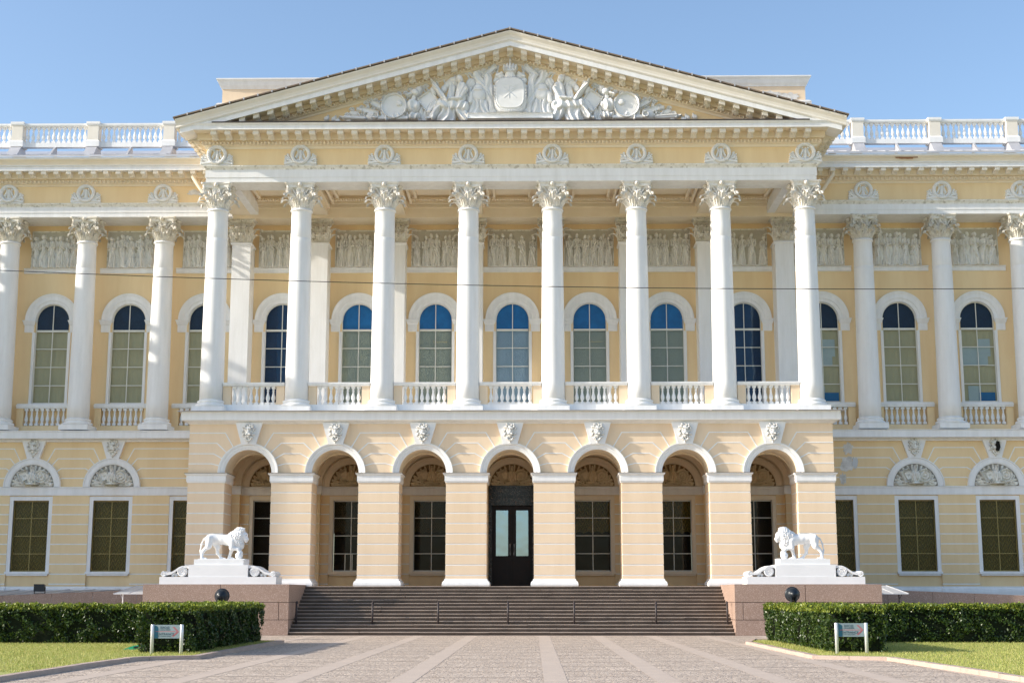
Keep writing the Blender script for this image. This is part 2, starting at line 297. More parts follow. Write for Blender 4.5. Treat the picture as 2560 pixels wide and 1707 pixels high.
# ------------------------------------------------------------------ carved reliefs as height fields
class Relief:
    def __init__(s, W, H, d, x0=None):
        s.x0 = -W/2 if x0 is None else x0
        s.nx = int(W/d)+1; s.nz = int(H/d)+1; s.W = W; s.H = H
        s.X, s.Z = np.meshgrid(np.linspace(s.x0, s.x0+W, s.nx), np.linspace(0, H, s.nz)); s.h = np.zeros_like(s.X); s.ph = random.random()*9
    def put(s, q, h, base=0, fold=0, ff=30, fu=None, flat=0):
        m = q < 1; d = np.sqrt(np.clip(1-np.clip(q, 0, 1)**3.2, 0, 1))
        if flat: d = np.clip(d*flat, 0, 1)
        v = base+h*d
        if fold:
            u = fu if fu is not None else s.X
            wv = np.sin(u*ff+s.ph+2.0*np.sin(s.Z*5+s.ph*2+u*3)); v = v+fold*wv*np.clip(d*1.6, 0, 1); s.ph += 1.7
        s.h = np.where(m, np.maximum(s.h, v), s.h)
    def cap(s, a, b, r0, r1, h, base=0, fold=0, ff=30, fdir='along', flat=0):
        ax, az = a; bx, bz = b; dx, dz = bx-ax, bz-az; L2 = dx*dx+dz*dz+1e-9
        t = np.clip(((s.X-ax)*dx+(s.Z-az)*dz)/L2, 0, 1); px, pz = ax+t*dx, az+t*dz
        D = np.hypot(s.X-px, s.Z-pz); L = math.sqrt(L2); u = ((s.X-ax)*-dz+(s.Z-az)*dx)/L
        if fdir == 'across': u = ((s.X-ax)*dx+(s.Z-az)*dz)/L
        s.put(D/(r0+(r1-r0)*t), h, base, fold, ff, u, flat)
    def ell(s, c, rx, rz, h, ang=0, base=0, fold=0, ff=30, flat=0, p=2):
        ca, sa = math.cos(ang), math.sin(ang); u = (s.X-c[0])*ca+(s.Z-c[1])*sa; v = -(s.X-c[0])*sa+(s.Z-c[1])*ca
        s.put((np.abs(u/rx)**p+np.abs(v/rz)**p)**(1/p), h, base, fold, ff, u, flat)
    def box(s, c, hx, hz, h, ang=0, base=0, rim=0):
        ca, sa = math.cos(ang), math.sin(ang); u = np.abs((s.X-c[0])*ca+(s.Z-c[1])*sa); v = np.abs(-(s.X-c[0])*sa+(s.Z-c[1])*ca)
        m = (u < hx) & (v < hz); s.h = np.where(m, np.maximum(s.h, base+h), s.h)
        if rim: 
            i = (u < hx-rim) & (v < hz-rim); s.h = np.where(m & i & (s.h <= base+h+1e-6), base+h-rim*.8, s.h)
    def ring(s, c, r, wd, h, base=0, sx=1, a0=None):
        D = np.hypot((s.X-c[0])/sx, s.Z-c[1]); q = np.abs(D-r)/wd
        if a0 is not None:
            A = np.arctan2(s.Z-c[1], s.X-c[0]); q = np.where((A > a0[0]) & (A < a0[1]), q, 9)
        s.put(q, h, base)
    def rough(s, amp, f=25):
        n = np.zeros_like(s.X)
        for k in range(5):
            a = random.random()*6.28; n += np.sin(s.X*f*math.cos(a)+s.Z*f*math.sin(a)+k*2)*np.sin(s.X*f*.6*math.sin(a+1)-s.Z*f*.7*math.cos(a)+k)
        s.h = np.where(s.h > .01, s.h+amp*n/3, s.h)
    def crisp(s, k, n=3):
        b = s.h.copy()
        for _ in range(n):
            p = np.pad(b, 1, mode='edge'); b = (p[:-2, 1:-1]+p[2:, 1:-1]+p[1:-1, :-2]+p[1:-1, 2:]+p[1:-1, 1:-1])/5
        s.h = np.where(s.h > .005, np.maximum(s.h+k*(s.h-b), .0), s.h)
    def mesh(s, name, mat, cut=None, keep=None, ground=None):
        s.crisp(1.9 if 'lunette' in name or 'wreath' in name else 1.2)
        V = np.stack([s.X.ravel(), -s.h.ravel(), s.Z.ravel()], 1); nx, nz = s.nx, s.nz
        I = np.arange(nx*nz).reshape(nz, nx); F = np.stack([I[:-1, :-1], I[:-1, 1:], I[1:, 1:], I[1:, :-1]], -1).reshape(-1, 4)
        if cut is not None: F = F[(s.h.ravel()[F] > cut).any(1)]
        if keep is not None: F = F[keep(s.X.ravel()[F].mean(1), s.Z.ravel()[F].mean(1))]
        used = np.unique(F); mp = -np.ones(nx*nz, int); mp[used] = np.arange(len(used)); me = nphm(V[used], mp[F], name, mat)
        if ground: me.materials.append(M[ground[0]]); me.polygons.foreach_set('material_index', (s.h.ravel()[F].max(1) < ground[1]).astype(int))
        return me
def figure(r, cx, z0, H, lean=0, face=1, dep=.2, base=0, child=False):
    w = H*.090; hip = z0+H*.5; sh = z0+H*.79; tx = cx+lean; kx = cx+face*w*random.uniform(.2, .9)
    for k in range(3):                                             # hanging folds of the robe
        xx = cx+(k-1)*w*.85; r.cap((xx*1.0+lean*-.4, z0+.02), (cx+(k-1)*w*.5, hip), w*.62, w*.6, dep*(.62+.1*(k == 1)), base, dep*.16, 90/H)
    r.cap((kx, z0+.04), (kx-face*w*.1, z0+H*.26), w*.42, w*.55, dep*.98, base, dep*.12, 90/H)
    r.cap((kx-face*w*.1, z0+H*.26), (cx, hip), w*.55, w*.8, dep*.98, base, dep*.14, 80/H)
    r.cap((cx+lean*.3, hip-.03), (tx, sh-.02), w*.85, w*1.0, dep*.9, base, dep*.14, 75/H)
    r.ell((tx, sh-.01), w*1.28, w*.55, dep*.85, -lean, base)       # shoulders
    r.cap((tx-face*w*.9, sh-.03), (cx+face*w*.9, hip+H*.04), w*.24, w*.24, dep*1.02, base, dep*.06, 120/H)   # sash
    e1 = (tx+w*1.15, sh-H*.15); e2 = (tx-w*1.15, sh-H*.16)
    r.cap((tx+w*1.05, sh-.02), e1, w*.30, w*.25, dep*1.05, base); r.cap((tx-w*1.05, sh-.02), e2, w*.30, w*.25, dep*1.0, base)
    up = random.random(); h1 = (tx+face*w*1.3, sh+H*.02) if up < .25 else (tx+face*w*.6, sh-H*.13)
    r.cap(e1, h1 if face > 0 else (tx+w*.4, sh-H*.17), w*.23, w*.17, dep*1.12, base); r.cap(e2, h1 if face < 0 else (tx-w*.4, sh-H*.19), w*.23, w*.17, dep*1.12, base)
    hx = tx+face*w*.22
    r.cap((tx, sh), (hx, z0+H*.88), w*.30, w*.30, dep*.75, base)
    r.ell((hx, z0+H*.925), w*.50, H*.070, dep*1.12, .12*face, base); r.ell((hx-face*w*.16, z0+H*.945), w*.52, H*.060, dep*1.0, 0, base)
def panel_mesh(seed):
    random.seed(seed); W, H = 2.5, 1.95; r = Relief(W, H, .018)
    n = random.choice((5, 5, 6)); xs = [-W/2+.24+(W-.48)*i/(n-1)+random.uniform(-.04, .04) for i in range(n)]
    for x in xs[:-1]:
        if random.random() < .3: figure(r, x+(W-.5)/(n-1)/2, .14, 1.62+random.uniform(-.05, .1), 0, random.choice((-1, 1)), .07)
    for x in xs: figure(r, x, .04, 1.66+random.uniform(-.1, .09), random.uniform(-.06, .06), random.choice((-1, 1)), .30)
    if random.random() < .7: figure(r, random.choice(xs[1:])-.2, .03, .95, .03, 1, .21)
    r.cap((-W/2, .02), (W/2, .02), .06, .06, .16)
    r.h += .01
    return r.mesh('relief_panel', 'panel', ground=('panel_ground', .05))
def wreath_mesh():
    random.seed(3); r = Relief(1.6, 1.0, .016)
    r.ring((0, .50), .40, .085, .20)
    for k in range(26):
        a = -1.2+k*(2*math.pi-.7)/25*1.0+.0; r.ell((.40*math.cos(a), .50+.40*math.sin(a)), .05, .035, .07, a, .15)
    r.ell((0, .93), .10, .06, .16)
    r.cap((0, .25), (0, .68), .09, .07, .13, 0, .02, 60)
    for sx in (-1, 1):
        r.cap((sx*.10, .62), (sx*.20, .38), .06, .05, .10, 0, .02, 60); r.ell((sx*.14, .72), .05, .05, .10); r.ell((sx*.12, .26), .06, .05, .10)
        r.cap((sx*.05, .07), (sx*.72, .30), .07, .05, .12); r.cap((sx*.30, .14), (sx*.72, .08), .06, .075, .13); r.cap((sx*.45, .2), (sx*.60, .46), .05, .06, .10)
        r.cap((sx*.5, .2), (sx*.72, .44), .04, .04, .10)
        for q in ((.70, .08), (.72, .2), (.60, .50), (.54, .34), (.66, .36)): r.ell((sx*q[0], q[1]), .07, .055, .13)
    r.box((0, .03), .70, .04, .08)
    return r.mesh('wreath_medallion', 'sculpture', cut=.02)
def lion_mask(mat):
    random.seed(5); r = Relief(.68, 1.0, .013)
    for k in range(34):
        a = k*2*math.pi/34; rr = .20+.07*(k % 3); r.ell((rr*math.cos(a)*.95, .60+rr*1.15*math.sin(a)), .065, .06, .10+.03*(k % 2), a, .02)
    r.ell((0, .62), .21, .27, .20); r.cap((0, .70), (0, .48), .055, .085, .10, .17); r.ell((0, .44), .12, .07, .13, 0, .13)
    for sx in (-1, 1):
        r.ell((sx*.09, .72), .07, .03, .05, sx*.3, .21); r.ell((sx*.11, .64), .03, .022, .02, 0, .20); r.ell((sx*.07, .45), .07, .055, .09, 0, .19)
        r.ell((sx*.20, .82), .07, .07, .16)
    r.ell((0, .35), .09, .05, .10, 0, .10); r.ring((0, .26), .13, .038, .12, .03, 1)
    r.cap((0, .16), (0, .02), .07, .03, .10, 0, .02, 60); r.rough(.012, 60)
    return r.mesh('lion_head', mat, cut=.012)
def lunette_mesh(mat):
    random.seed(11); r = Relief(2.2, 1.1, .018); r.h += .015
    for a in np.linspace(.25, 2.9, 12): r.cap((.75*math.cos(a), .05+.7*math.sin(a)), (1.0*math.cos(a), .05+.98*math.sin(a)), .05, .04, .07)
    r.box((-.42, .50), .26, .30, .12, .45, 0, .04); r.box((-.34, .52), .18, .2, .05, .45, .1)
    r.ell((.44, .50), .33, .33, .13); r.ring((.44, .50), .30, .04, .09, .06); r.ring((.44, .50), .17, .035, .07, .10); r.ell((.44, .5), .07, .07, .08, 0, .12)
    r.ell((0, .42), .27, .38, .26, 0, 0, .015, 60); r.cap((0, .74), (0, .98), .07, .03, .22); r.box((0, .14), .34, .05, .26)
    for sx in (-1, 1):
        r.cap((sx*.45, .15), (sx*.95, .32), .05, .04, .11); r.cap((sx*.70, .12), (sx*.88, .46), .045, .04, .1); r.cap((sx*.60, .2), (sx*1.0, .14), .04, .05, .11)
        r.ell((sx*.93, .10), .10, .09, .13); r.ell((sx*.78, .38), .07, .06, .09)
    r.cap((-.9, .06), (.9, .06), .06, .06, .10, 0, .02, 40)
    r.h *= 1.35
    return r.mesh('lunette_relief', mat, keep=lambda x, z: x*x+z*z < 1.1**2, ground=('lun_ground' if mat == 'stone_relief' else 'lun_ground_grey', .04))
def pediment_mesh():
    random.seed(21); r = Relief(19.4, 3.15, .026)
    def P(cx, cy): return ((780+cx/4.523-1277)*.01912, (793-cy)/4.523*.0199+.12)
    k = .00430
    for sx in (-1, 1):
        def Q(cx, cy): x, z = P(cx, cy); return (-sx*x if sx > 0 else x, z)
        def cap(a, b, r0, r1, h, base=0, fold=0, ff=14, **kw): r.cap(Q(*a), Q(*b), r0*k, r1*k, h, base, fold, ff, **kw)
        def ell(c, rx, rz, h, ang=0, **kw): r.ell(Q(*c), rx*k, rz*k, h, -ang*sx, **kw)
        # flags, spears and tablets beside the crown
        for a, b in (((1740, 205), (1960, 420)), ((1850, 190), (2040, 420)), ((2110, 170), (2080, 330)), ((1900, 170), (2010, 330))): cap(a, b, 10, 10, .12)
        for a in ((1760, 225), (1860, 195), (1930, 190)): cap(a, (a[0]+70, a[1]+50), 20, 12, .10)
        r.ring(Q(1970, 190), .15, .045, .16)
        x, z = Q(2015, 240); r.box((x, z), .42, .13, .24, -.75*sx if sx > 0 else .75, 0, .04)
        cap((1860, 270), (2030, 560), 45, 70, .26, 0, .04, 20); cap((1990, 300), (2040, 700), 50, 38, .30, 0, .05, 22); cap((1850, 250), (1960, 400), 30, 40, .20, 0, .04, 24)
        ell((2130, 290), 60, 42, .34); ell((2095, 335), 40, 40, .26); cap((2150, 270), (2090, 300), 26, 16, .36)
        # cuirass
        ell((1885, 505), 92, 105, .42); ell((1890, 415), 60, 40, .30); cap((1860, 600), (1850, 710), 70, 85, .34, 0, .05, 26); cap((1930, 600), (1960, 700), 60, 60, .34, 0, .05, 26)
        cap((1815, 500), (1800, 590), 34, 34, .40); ell((1885, 460), 50, 18, .12, base=.34)
        # seated winged figure
        ell((1570, 365), 85, 52, .22, .45, fold=.02, ff=28); ell((1600, 330), 60, 40, .26, .3); ell((1800, 365), 55, 66, .22, -.3, fold=.02, ff=28)
        ell((1680, 335), 34, 44, .52); ell((1668, 322), 36, 40, .47); cap((1685, 370), (1690, 410), 18, 24, .40)
        cap((1700, 420), (1680, 570), 62, 66, .46, 0, .03, 22); cap((1590, 420), (1560, 560), 40, 40, .30, 0, .04, 26)
        cap((1745, 450), (1690, 560), 28, 24, .55); cap((1690, 560), (1560, 575), 24, 18, .58)
        cap((1720, 640), (1450, 625), 70, 62, .52, 0, .05, 16, fdir='across'); cap((1440, 630), (1370, 760), 52, 44, .48, 0, .05, 24); cap((1560, 640), (1520, 770), 90, 110, .42, 0, .06, 20)
        cap((1680, 680), (1740, 770), 70, 60, .42, 0, .05, 22); cap((1350, 770), (1310, 782), 22, 16, .42)
        cap((1390, 400), (1530, 590), 30, 26, .50, 0, .02, 40); cap((1350, 345), (1400, 405), 7, 18, .44); ell((1375, 460), 34, 60, .30, .3); ell((1495, 430), 34, 50, .26, -.4)
        # book
        x, z = Q(1335, 590); r.box((x, z), .50, .40, .26, .95*sx, 0, .06)
        cap((1390, 600), (1330, 690), 40, 30, .36, 0, .03, 24)
        # helmeted trophy
        ell((1170, 485), 50, 46, .50); ell((1205, 455), 44, 60, .34, -.5); cap((1130, 500), (1080, 520), 20, 12, .46)
        ell((1145, 625), 90, 80, .46, 0, fold=.05, ff=18); cap((1160, 520), (1150, 580), 26, 34, .36); ell((1160, 745), 85, 45, .38, 0, fold=.06, ff=26)
        # shields
        ell((935, 640), 145, 150, .34, .1, flat=1.6); ell((995, 610), 36, 36, .12, base=.32); ell((850, 700), 70, 95, .30, -.2, flat=1.6); r.ring(Q(935, 640), .58, .045, .12, .28)
        ell((960, 740), 110, 40, .34, 0, fold=.04, ff=20)
        # palms, quivers, weapons
        for c in ((610, 590), (650, 555), (800, 560), (745, 590), (985, 488), (1060, 480), (1290, 400), (1255, 420), (580, 720)):
            for q in range(5): a = .3+q*.6; ell((c[0]+24*math.cos(a), c[1]-24*math.sin(a)), 14, 10, .13, a)
            cap(c, (c[0]+50, c[1]+70), 9, 7, .10)
        x, z = Q(745, 620); r.box((x, z), .34, .13, .24, .55*sx, 0, .03); x, z = Q(660, 690); r.box((x, z), .42, .13, .26, .32*sx, 0, .03)
        cap((525, 655), (640, 690), 22, 20, .24); cap((640, 620), (600, 720), 15, 12, .24); ell((480, 700), 60, 28, .18, -.2); cap((520, 700), (560, 745), 12, 12, .20)
        cap((320, 742), (380, 752), 8, 24, .18); cap((380, 752), (600, 765), 27, 24, .26, 0, .02, 40); ell((690, 740), 80, 58, .32); r.ring(Q(725, 745), .13, .04, .12, .28); cap((760, 765), (1080, 768), 30, 26, .34); cap((845, 735), (850, 795), 14, 14, .40)
        for c in ((250, 760), (165, 755), (420, 782), (290, 785)): ell(c, 34, 26, .14, .5); cap((c[0], c[1]), (c[0]+20, c[1]-36), 10, 5, .12)
        # draped mass and leaves filling the gaps
        for a, b, w0, w1 in (((1450, 560), (1450, 760), 40, 60), ((1300, 640), (1290, 770), 30, 45), ((1230, 560), (1240, 760), 36, 50), ((1050, 560), (1060, 750), 30, 40), ((1770, 420), (1790, 740), 45, 60), ((1960, 420), (1960, 740), 60, 60), ((1640, 300), (1700, 500), 40, 60), ((2070, 420), (2080, 720), 40, 50)):
            cap(a, b, w0, w1, .16, 0, .05, 24)
        for c in ((880, 500), (900, 480), (820, 520), (700, 650), (560, 640), (1210, 400), (1400, 320), (1480, 300), (1760, 260), (450, 660), (400, 720), (720, 560), (1110, 440), (2080, 210), (1900, 240)):
            for q in range(5): a = .2+q*.65; ell((c[0]+22*math.cos(a), c[1]-22*math.sin(a)), 14, 9, .12, a)
            cap(c, (c[0]+30, c[1]+60), 10, 8, .10)
    # central base, shield and crown
    r.box((0, .06+.16), 2.05, .17, .50)
    r.ell((0, P(0, 520)[1]), 190*k, 212*k, .50, p=3.2, flat=1.8); r.ell((0, P(0, 510)[1]), 160*k, 180*k, .05, p=3.2, base=.50, flat=3)
    for a in np.linspace(0, 6.28, 40): r.ell((178*k*math.cos(a), P(0, 515)[1]+198*k*math.sin(a)), .035, .035, .06, 0, .44)
    # cipher on the shield
    zc = P(0, 500)[1]
    for a, b in (((-.28, .22), (.28, -.28)), ((-.28, -.28), (.28, .22)), ((-.36, .30), (.36, .30)), ((-.05, .30), (-.05, -.30)), ((-.05, 0), (.25, .32)), ((-.05, 0), (.3, -.3))):
        r.cap((a[0], zc+a[1]), (b[0], zc+b[1]), .018, .018, .014, .545)
    r.cap((0, P(0, 300)[1]), (0, P(0, 250)[1]), 70*k, 56*k, .48); r.box((0, P(0, 252)[1]), 72*k, 12*k, .52)
    for dx in (-55, -28, 0, 28, 55): r.ell((dx*k, P(0, 195)[1]-abs(dx)*.0006), 26*k, 48*k, .50-abs(dx)*.002, -dx*.008)
    r.ell((0, P(0, 135)[1]), 14*k, 18*k, .5); r.cap((0, P(0, 120)[1]), (0, P(0, 95)[1]), 4*k, 4*k, .45)
    for dx in (-60, -30, 0, 30, 60): r.ell((dx*k, P(0, 232)[1]), 10*k, 10*k, .08, 0, .46)
    lim = lambda x, z: z < 3.10-.2745*np.abs(x)
    r.h = np.where(r.Z > 3.16-.2745*np.abs(r.X), 0, r.h)
    return r.mesh('pediment_sculpture', 'sculpture', cut=.03, keep=lim)

# ------------------------------------------------------------------ palace
G = 70.9; UW = 72.5; PF = 65.0; CY = 65.8; WY = 71.3; WO = -.17
SUN_BAYS = [4*k for k in range(-7, 8)]
palace = thing('palace', 'ochre palace with white columned portico and sculpted pediment above wide granite steps', 'palace', (0, 70, 0))
P_ = palace
# --- ground floor wall
om = MB()
XE = 41.8
for cx in range(-40, 41, 4):
    x0, x1 = max(cx-2, -XE), min(cx+2, XE)
    if cx == 0: om.wall(x0, x1, 0, 9.3, G+.1, 0, 1.16, 2.05, 7.0, .5, arch=False)
    else: om.wall(x0, x1, 0, 9.3, G+.1, cx, .90, 2.80, 6.30, .32, arch=False)
# rusticated strips between windows
def courses(mb, x0, x1, y0, y1, z0, z1, pitch, gap=.058, rec=.012):
    mb.use(1).box(x0+rec, x1-rec, y0+rec, y1-rec if y1-y0 > .2 else y1, z0, z1); mb.use(0)
    z = z1
    while z > z0+.05:
        zz = max(z-pitch+gap, z0)
        if zz-z0 < .12: zz = z0
        mb.box(x0, x1, y0, y1, zz, z); z = zz-gap
for cx in range(-38, 39, 4):
    pk = MB(); courses(pk, cx-.92, cx+.92, G, G+.1, 2.08, 6.55, .487); st_ = obj('rusticated_strip', pk, ['ochre', 'white'], P_)
    if abs(cx) > 15:
        sp = MB(); sp.sweep([(cx-1.0, G), (cx+1.0, G)], [(0, 1.60), (.20, 1.60), (.20, 1.84), (.17, 1.96), (.07, 2.04), (.05, 2.08), (0, 2.08)]); obj('base', sp, 'white', st_)
# white plinth, band, groove lines of the wings
for s in (-1, 1):
    xa, xb = (-XE, -14.9) if s < 0 else (14.9, XE); sp = MB()
    sp.sweep([(xa, G), (xb, G)], [(0, 1.60), (.14, 1.60), (.14, 1.82), (.12, 1.93), (.05, 2.0), (.04, 2.08), (0, 2.08)]); obj('plinth', sp, 'white', P_)
for xa, xb in ((-XE, -1.3), (1.3, XE)):
    bd = MB(); bd.sweep([(xa, G+.1), (xb, G+.1)], [(0, 6.54), (.13, 6.55), (.13, 6.88), (.17, 6.90), (.17, 6.96), (0, 6.98)]); obj('string_course', bd, 'white', P_)
def voussoir_lines(mb, cx, zs, rad, lines, y, ztop, left=None, right=None, w=.046):
    for zr, th in lines:
        for s in (-1, 1):
            lim = (left if s < 0 else right)
            xe = cx+s*2.0 if lim is None else lim
            a = R(th); x1, z1 = rad*math.cos(a), rad*math.sin(a); x2 = zr/math.tan(a)
            mb.line([(cx+s*x1, zs+z1), (cx+s*x2, zs+zr), (xe-s*.001, zs+zr)], w, y)
om.use(1)
for cx in range(-40, 41, 4):
    if abs(cx) < 17: continue
    voussoir_lines(om, cx, 6.96, 1.43, [(1.93, 62), (1.43, 50), (.94, 34), (.45, 17)], G+.1, 9.3, left=14.8 if cx == 20 else None, right=-14.8 if cx == -20 else None)
obj('ground_floor_wall', om, ['ochre', 'white'], P_)
# lunettes
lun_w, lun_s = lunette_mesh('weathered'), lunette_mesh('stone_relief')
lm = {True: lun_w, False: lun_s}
for cx in range(-24, 25, 4):
    if abs(cx) == 16: continue
    wing = abs(cx) > 15; a = MB()
    a.arcsweep(cx, 6.98, [(1.10, G+.1), (1.10, G-.02), (1.18, G-.06), (1.36, G-.06), (1.38, G-.10), (1.43, G-.10), (1.43, G+.1)])
    ar = obj('lunette_arch', a, 'white' if wing else 'cream', P_)
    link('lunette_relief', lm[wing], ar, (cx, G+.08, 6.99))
# masks and keystones
mask_w, mask_p = lion_mask('weathered'), lion_mask('plaster')
def keystone(cx, zb, zt, wb, wt, y, mesh, d=.16, broken=False):
    k = MB(); k.prism([(cx-wb/2, zb), (cx+wb/2, zb), (cx+wt/2, zt), (cx-wt/2, zt)], y-d, y+.02)
    o = obj('keystone', k, 'white', P_); h = link('lion_head', mesh, o, (cx, y-d+.01, zb+.06)); h.scale = (.88, .9, .9)
    if broken:
        q = MB(); q.prism([(cx-.04, zb+.35), (cx+.10, zb+.32), (cx+.17, zb+.50), (cx+.13, zb+.78), (cx+.02, zb+.80), (cx-.06, zb+.62), (cx-.02, zb+.5)], y-d-.30, y-d-.1); obj('hole', q, 'dark', o)
        o['label'] = 'keystone whose lion mask has a dark hole broken in it'
    return o
for cx in range(-24, 25, 4):
    if abs(cx) > 17: keystone(cx, 8.36, 9.29, .60, 1.22, G+.1, mask_w, .18, cx == 24)
# cornice over the wing ground floor
for xa, xb in ((-XE, -14.78), (14.78, XE)):
    gc = MB(); gc.sweep([(xa, G), (xb, G)], [(-.1, 9.22), (.04, 9.22), (.05, 9.28), (.12, 9.33), (.12, 9.36), (.42, 9.36), (.42, 9.68), (.46, 9.70), (.46, 9.74), (-1.7, 9.76), (-1.7, 9.3)]); obj('floor_cornice', gc, 'white', P_)

# --- windows
def window(cx, y, w, z0, z1, cols, rows, arch=False, zsplit=None, bars=None, fm='sash', back='cur_olive', top='navy', swag=None, gl='glass', frame=None):
    hw = w/2; f = MB(); t = .038; yf = y
    H = z1-z0
    f.box(cx-hw, cx-hw+.04, yf, yf+.07, z0, z1); f.box(cx+hw-.04, cx+hw, yf, yf+.07, z0, z1); f.box(cx-hw+.06, cx+hw-.06, yf, yf+.07, z0, z0+.06)
    for i in range(1, cols): x = cx-hw+w*i/cols; f.box(x-t/2, x+t/2, yf+.01, yf+.05, z0+.06, z1+(hw-.02 if arch else 0))
    for bz in bars or (): f.box(cx-hw+.06, cx+hw-.06, yf+.004, yf+.056, bz-(.05 if bz == bars[-1] else t/2), bz+(.05 if bz == bars[-1] else t/2))
    for j in range(1, rows+1):
        if bars: break
        z = z0+H*j/rows; tt = .07 if (j == rows and arch) else t
        if j == rows and not arch: f.box(cx-hw+.06, cx+hw-.06, yf, yf+.07, z1-.06, z1)
        else: f.box(cx-hw+.06, cx+hw-.06, yf+.004, yf+.056, z-tt/2, z+tt/2)
    if arch: f.arcsweep(cx, z1, [(hw-.05, yf+.07), (hw-.05, yf), (hw, yf), (hw, yf+.07)], n=20)
    o = obj('window', f, fm, P_)
    g = MB(); g.quad(cx-hw+.05, cx+hw-.05, z0+.05, z1, yf+.03)
    if arch:
        ar = [(cx+(hw-.04)*math.cos(math.pi*i/20), yf+.03, z1+(hw-.04)*math.sin(math.pi*i/20)) for i in range(21)]; g.add(ar, [tuple(range(21))])
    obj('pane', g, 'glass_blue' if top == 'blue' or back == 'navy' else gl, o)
    ww = (w-.02)/2
    if zsplit is None: zsplit = z1
    c = MB()
    if swag:                               # draped cloth above, dark room below
        n = 24; yb = yf+.22
        for i in range(n):
            xa, xb = cx-ww+2*ww*i/n, cx-ww+2*ww*(i+1)/n
            za, zb = [z0+H*swag+.10*abs(math.sin((x-cx)*7))+.04 for x in (xa, xb)]
            c.add([(xa, yb, za), (xb, yb, zb), (xb, yb, z1), (xa, yb, z1)], [(0, 1, 2, 3)])
        obj('curtain', c, back, o); b = MB(); b.quad(cx-ww, cx+ww, z0, z1, yf+.40); obj('backing', b, 'dark', o)
    else:
        c.quad(cx-ww, cx+ww, z0, zsplit, yf+.16); obj('curtain', c, back, o)
    if arch and cx in (24, 16):            # pale screens standing inside
        b = MB(); b.quad(cx-ww+.30, cx+ww*.1, z0, z0+.86, yf+.13); b.quad(cx-ww, cx+ww-.35, z0+1.9, z0+2.85, yf+.135); b.quad(cx+.05, cx+ww-.2, z0+2.4, z0+3.3, yf+.13); obj('screen', b, 'screen', o)
        b = MB(); b.quad(cx-.02, cx+ww-.08, z0, z0+.52, yf+.12); obj('chest', b, 'blue', o)
    if arch and abs(cx) == 4:              # branches of a chandelier
        b = MB()
        for q in range(7): b.ball((cx+(.02 if cx > 0 else -.1)+q*.11, yf+.10, z0+3.22+.03*math.sin(q*2.1)), .022, 6, 4)
        b.tube([(cx-.1, yf+.1, z0+3.2), (cx+.6, yf+.1, z0+3.2)], .008, 4); obj('chandelier', b, 'brass', o)
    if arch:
        b = MB(); b.quad(cx-ww, cx+ww, zsplit, z1+hw+.10, yf+.17); obj('reflection_backing', b, top, o)  # backing painted with the sky reflected in the arch glass
    return o
for cx in range(-28, 29, 4):
    if cx == 0: continue
    wing = abs(cx) > 15; s = MB()
    # moulded surround and sill
    y = G+.1; s.box(cx-1.08, cx-.89, y-.07, y+.01, 2.80, 6.30); s.box(cx+.89, cx+1.08, y-.07, y+.01, 2.80, 6.30); s.box(cx-1.08, cx+1.08, y-.07, y+.01, 6.30, 6.50)
    s.box(cx-.98, cx-.90, y-.035, y+.20, 2.80, 6.30); s.box(cx+.90, cx+.98, y-.035, y+.20, 2.80, 6.30)
    s2 = MB(); s2.box(cx-1.02, cx+1.02, y-.16, y+.2, 2.60, 2.68); s2.box(cx-1.10, cx+1.10, y-.20, y+.2, 2.68, 2.80)
    dead = abs(cx) == 12
    if wing: o = window(cx, G+.20, 1.80, 2.80, 6.30, 2, 4, False, fm='olive_sash' if wing else 'sash', back='cur_dark')
    elif dead: o = window(cx, G+.20, 1.80, 2.80, 6.30, 2, 4, False, fm='sash', back='dark')
    else: o = window(cx, G+.20, 1.80, 2.80, 6.30, 2, 4, False, fm='sash', back='cur_dark' if cx > 0 else 'cur_darker', swag=.52)
    if cx == -8:                           # small casement standing open
        q = MB(); q.box(cx+.05, cx+.09, G+.22, G+.25, 2.86, 3.66); q.box(cx-.3, cx-.26, G+.22, G+.25, 2.86, 3.66); q.box(cx-.3, cx+.09, G+.22, G+.25, 3.64, 3.68); obj('casement', q, 'sash', o)
    obj('surround', s, 'white' if wing else 'cream', o); obj('sill', s2, 'white' if wing else 'cream', o)
# --- door
dz0 = 2.05
d = MB()
d.box(-1.16, -.99, G-.06, G+.3, dz0, 6.03); d.box(.99, 1.16, G-.06, G+.3, dz0, 6.03); d.box(-1.16, 1.16, G-.08, G+.3, 6.03, 6.98)
d.box(-1.10, 1.10, G-.16, G-.08, 6.45, 6.55); d.box(-1.14, 1.14, G-.18, G-.08, 6.90, 7.0); d.box(-1.0, 1.0, G-.11, G-.08, 6.06, 6.14)
dr = obj('doorway', d, 'blackmarble', P_)
for s in (-1, 1):
    f = MB(); xa, xb = (-.985, -.01) if s < 0 else (.01, .985); gx0, gx1 = (-.80, -.20) if s < 0 else (.20, .80)
    y = G+.18
    f.box(xa, gx0, y, y+.06, dz0, 6.02); f.box(gx1, xb, y, y+.06, dz0, 6.02); f.box(gx0, gx1, y, y+.06, 5.80, 6.02); f.box(gx0, gx1, y, y+.06, dz0, 3.56)
    f.box(gx0+.04, gx1-.04, y-.02, y, 2.3, 3.3); f.box(gx0-.04, gx1+.04, y-.015, y, 3.50, 3.56)
    l = obj('door_leaf', f, 'doorwood', dr)
for s in (-1, 1):
    g = MB(); gx0, gx1 = (-.80, -.20) if s < 0 else (.20, .80); g.quad(gx0, gx1, 3.56, 5.80, G+.22); obj('glass', g, 'glass_door', dr)
    hd = MB(); hd.tube([(s*.10, G+.15, 3.6), (s*.10, G+.11, 3.65), (s*.10, G+.11, 4.1), (s*.10, G+.15, 4.15)], .018); obj('handle', hd, 'silver', dr)
b = MB(); b.quad(-1.1, 1.1, 2.05, 6.1, G+.5); obj('backing', b, 'dark', dr)

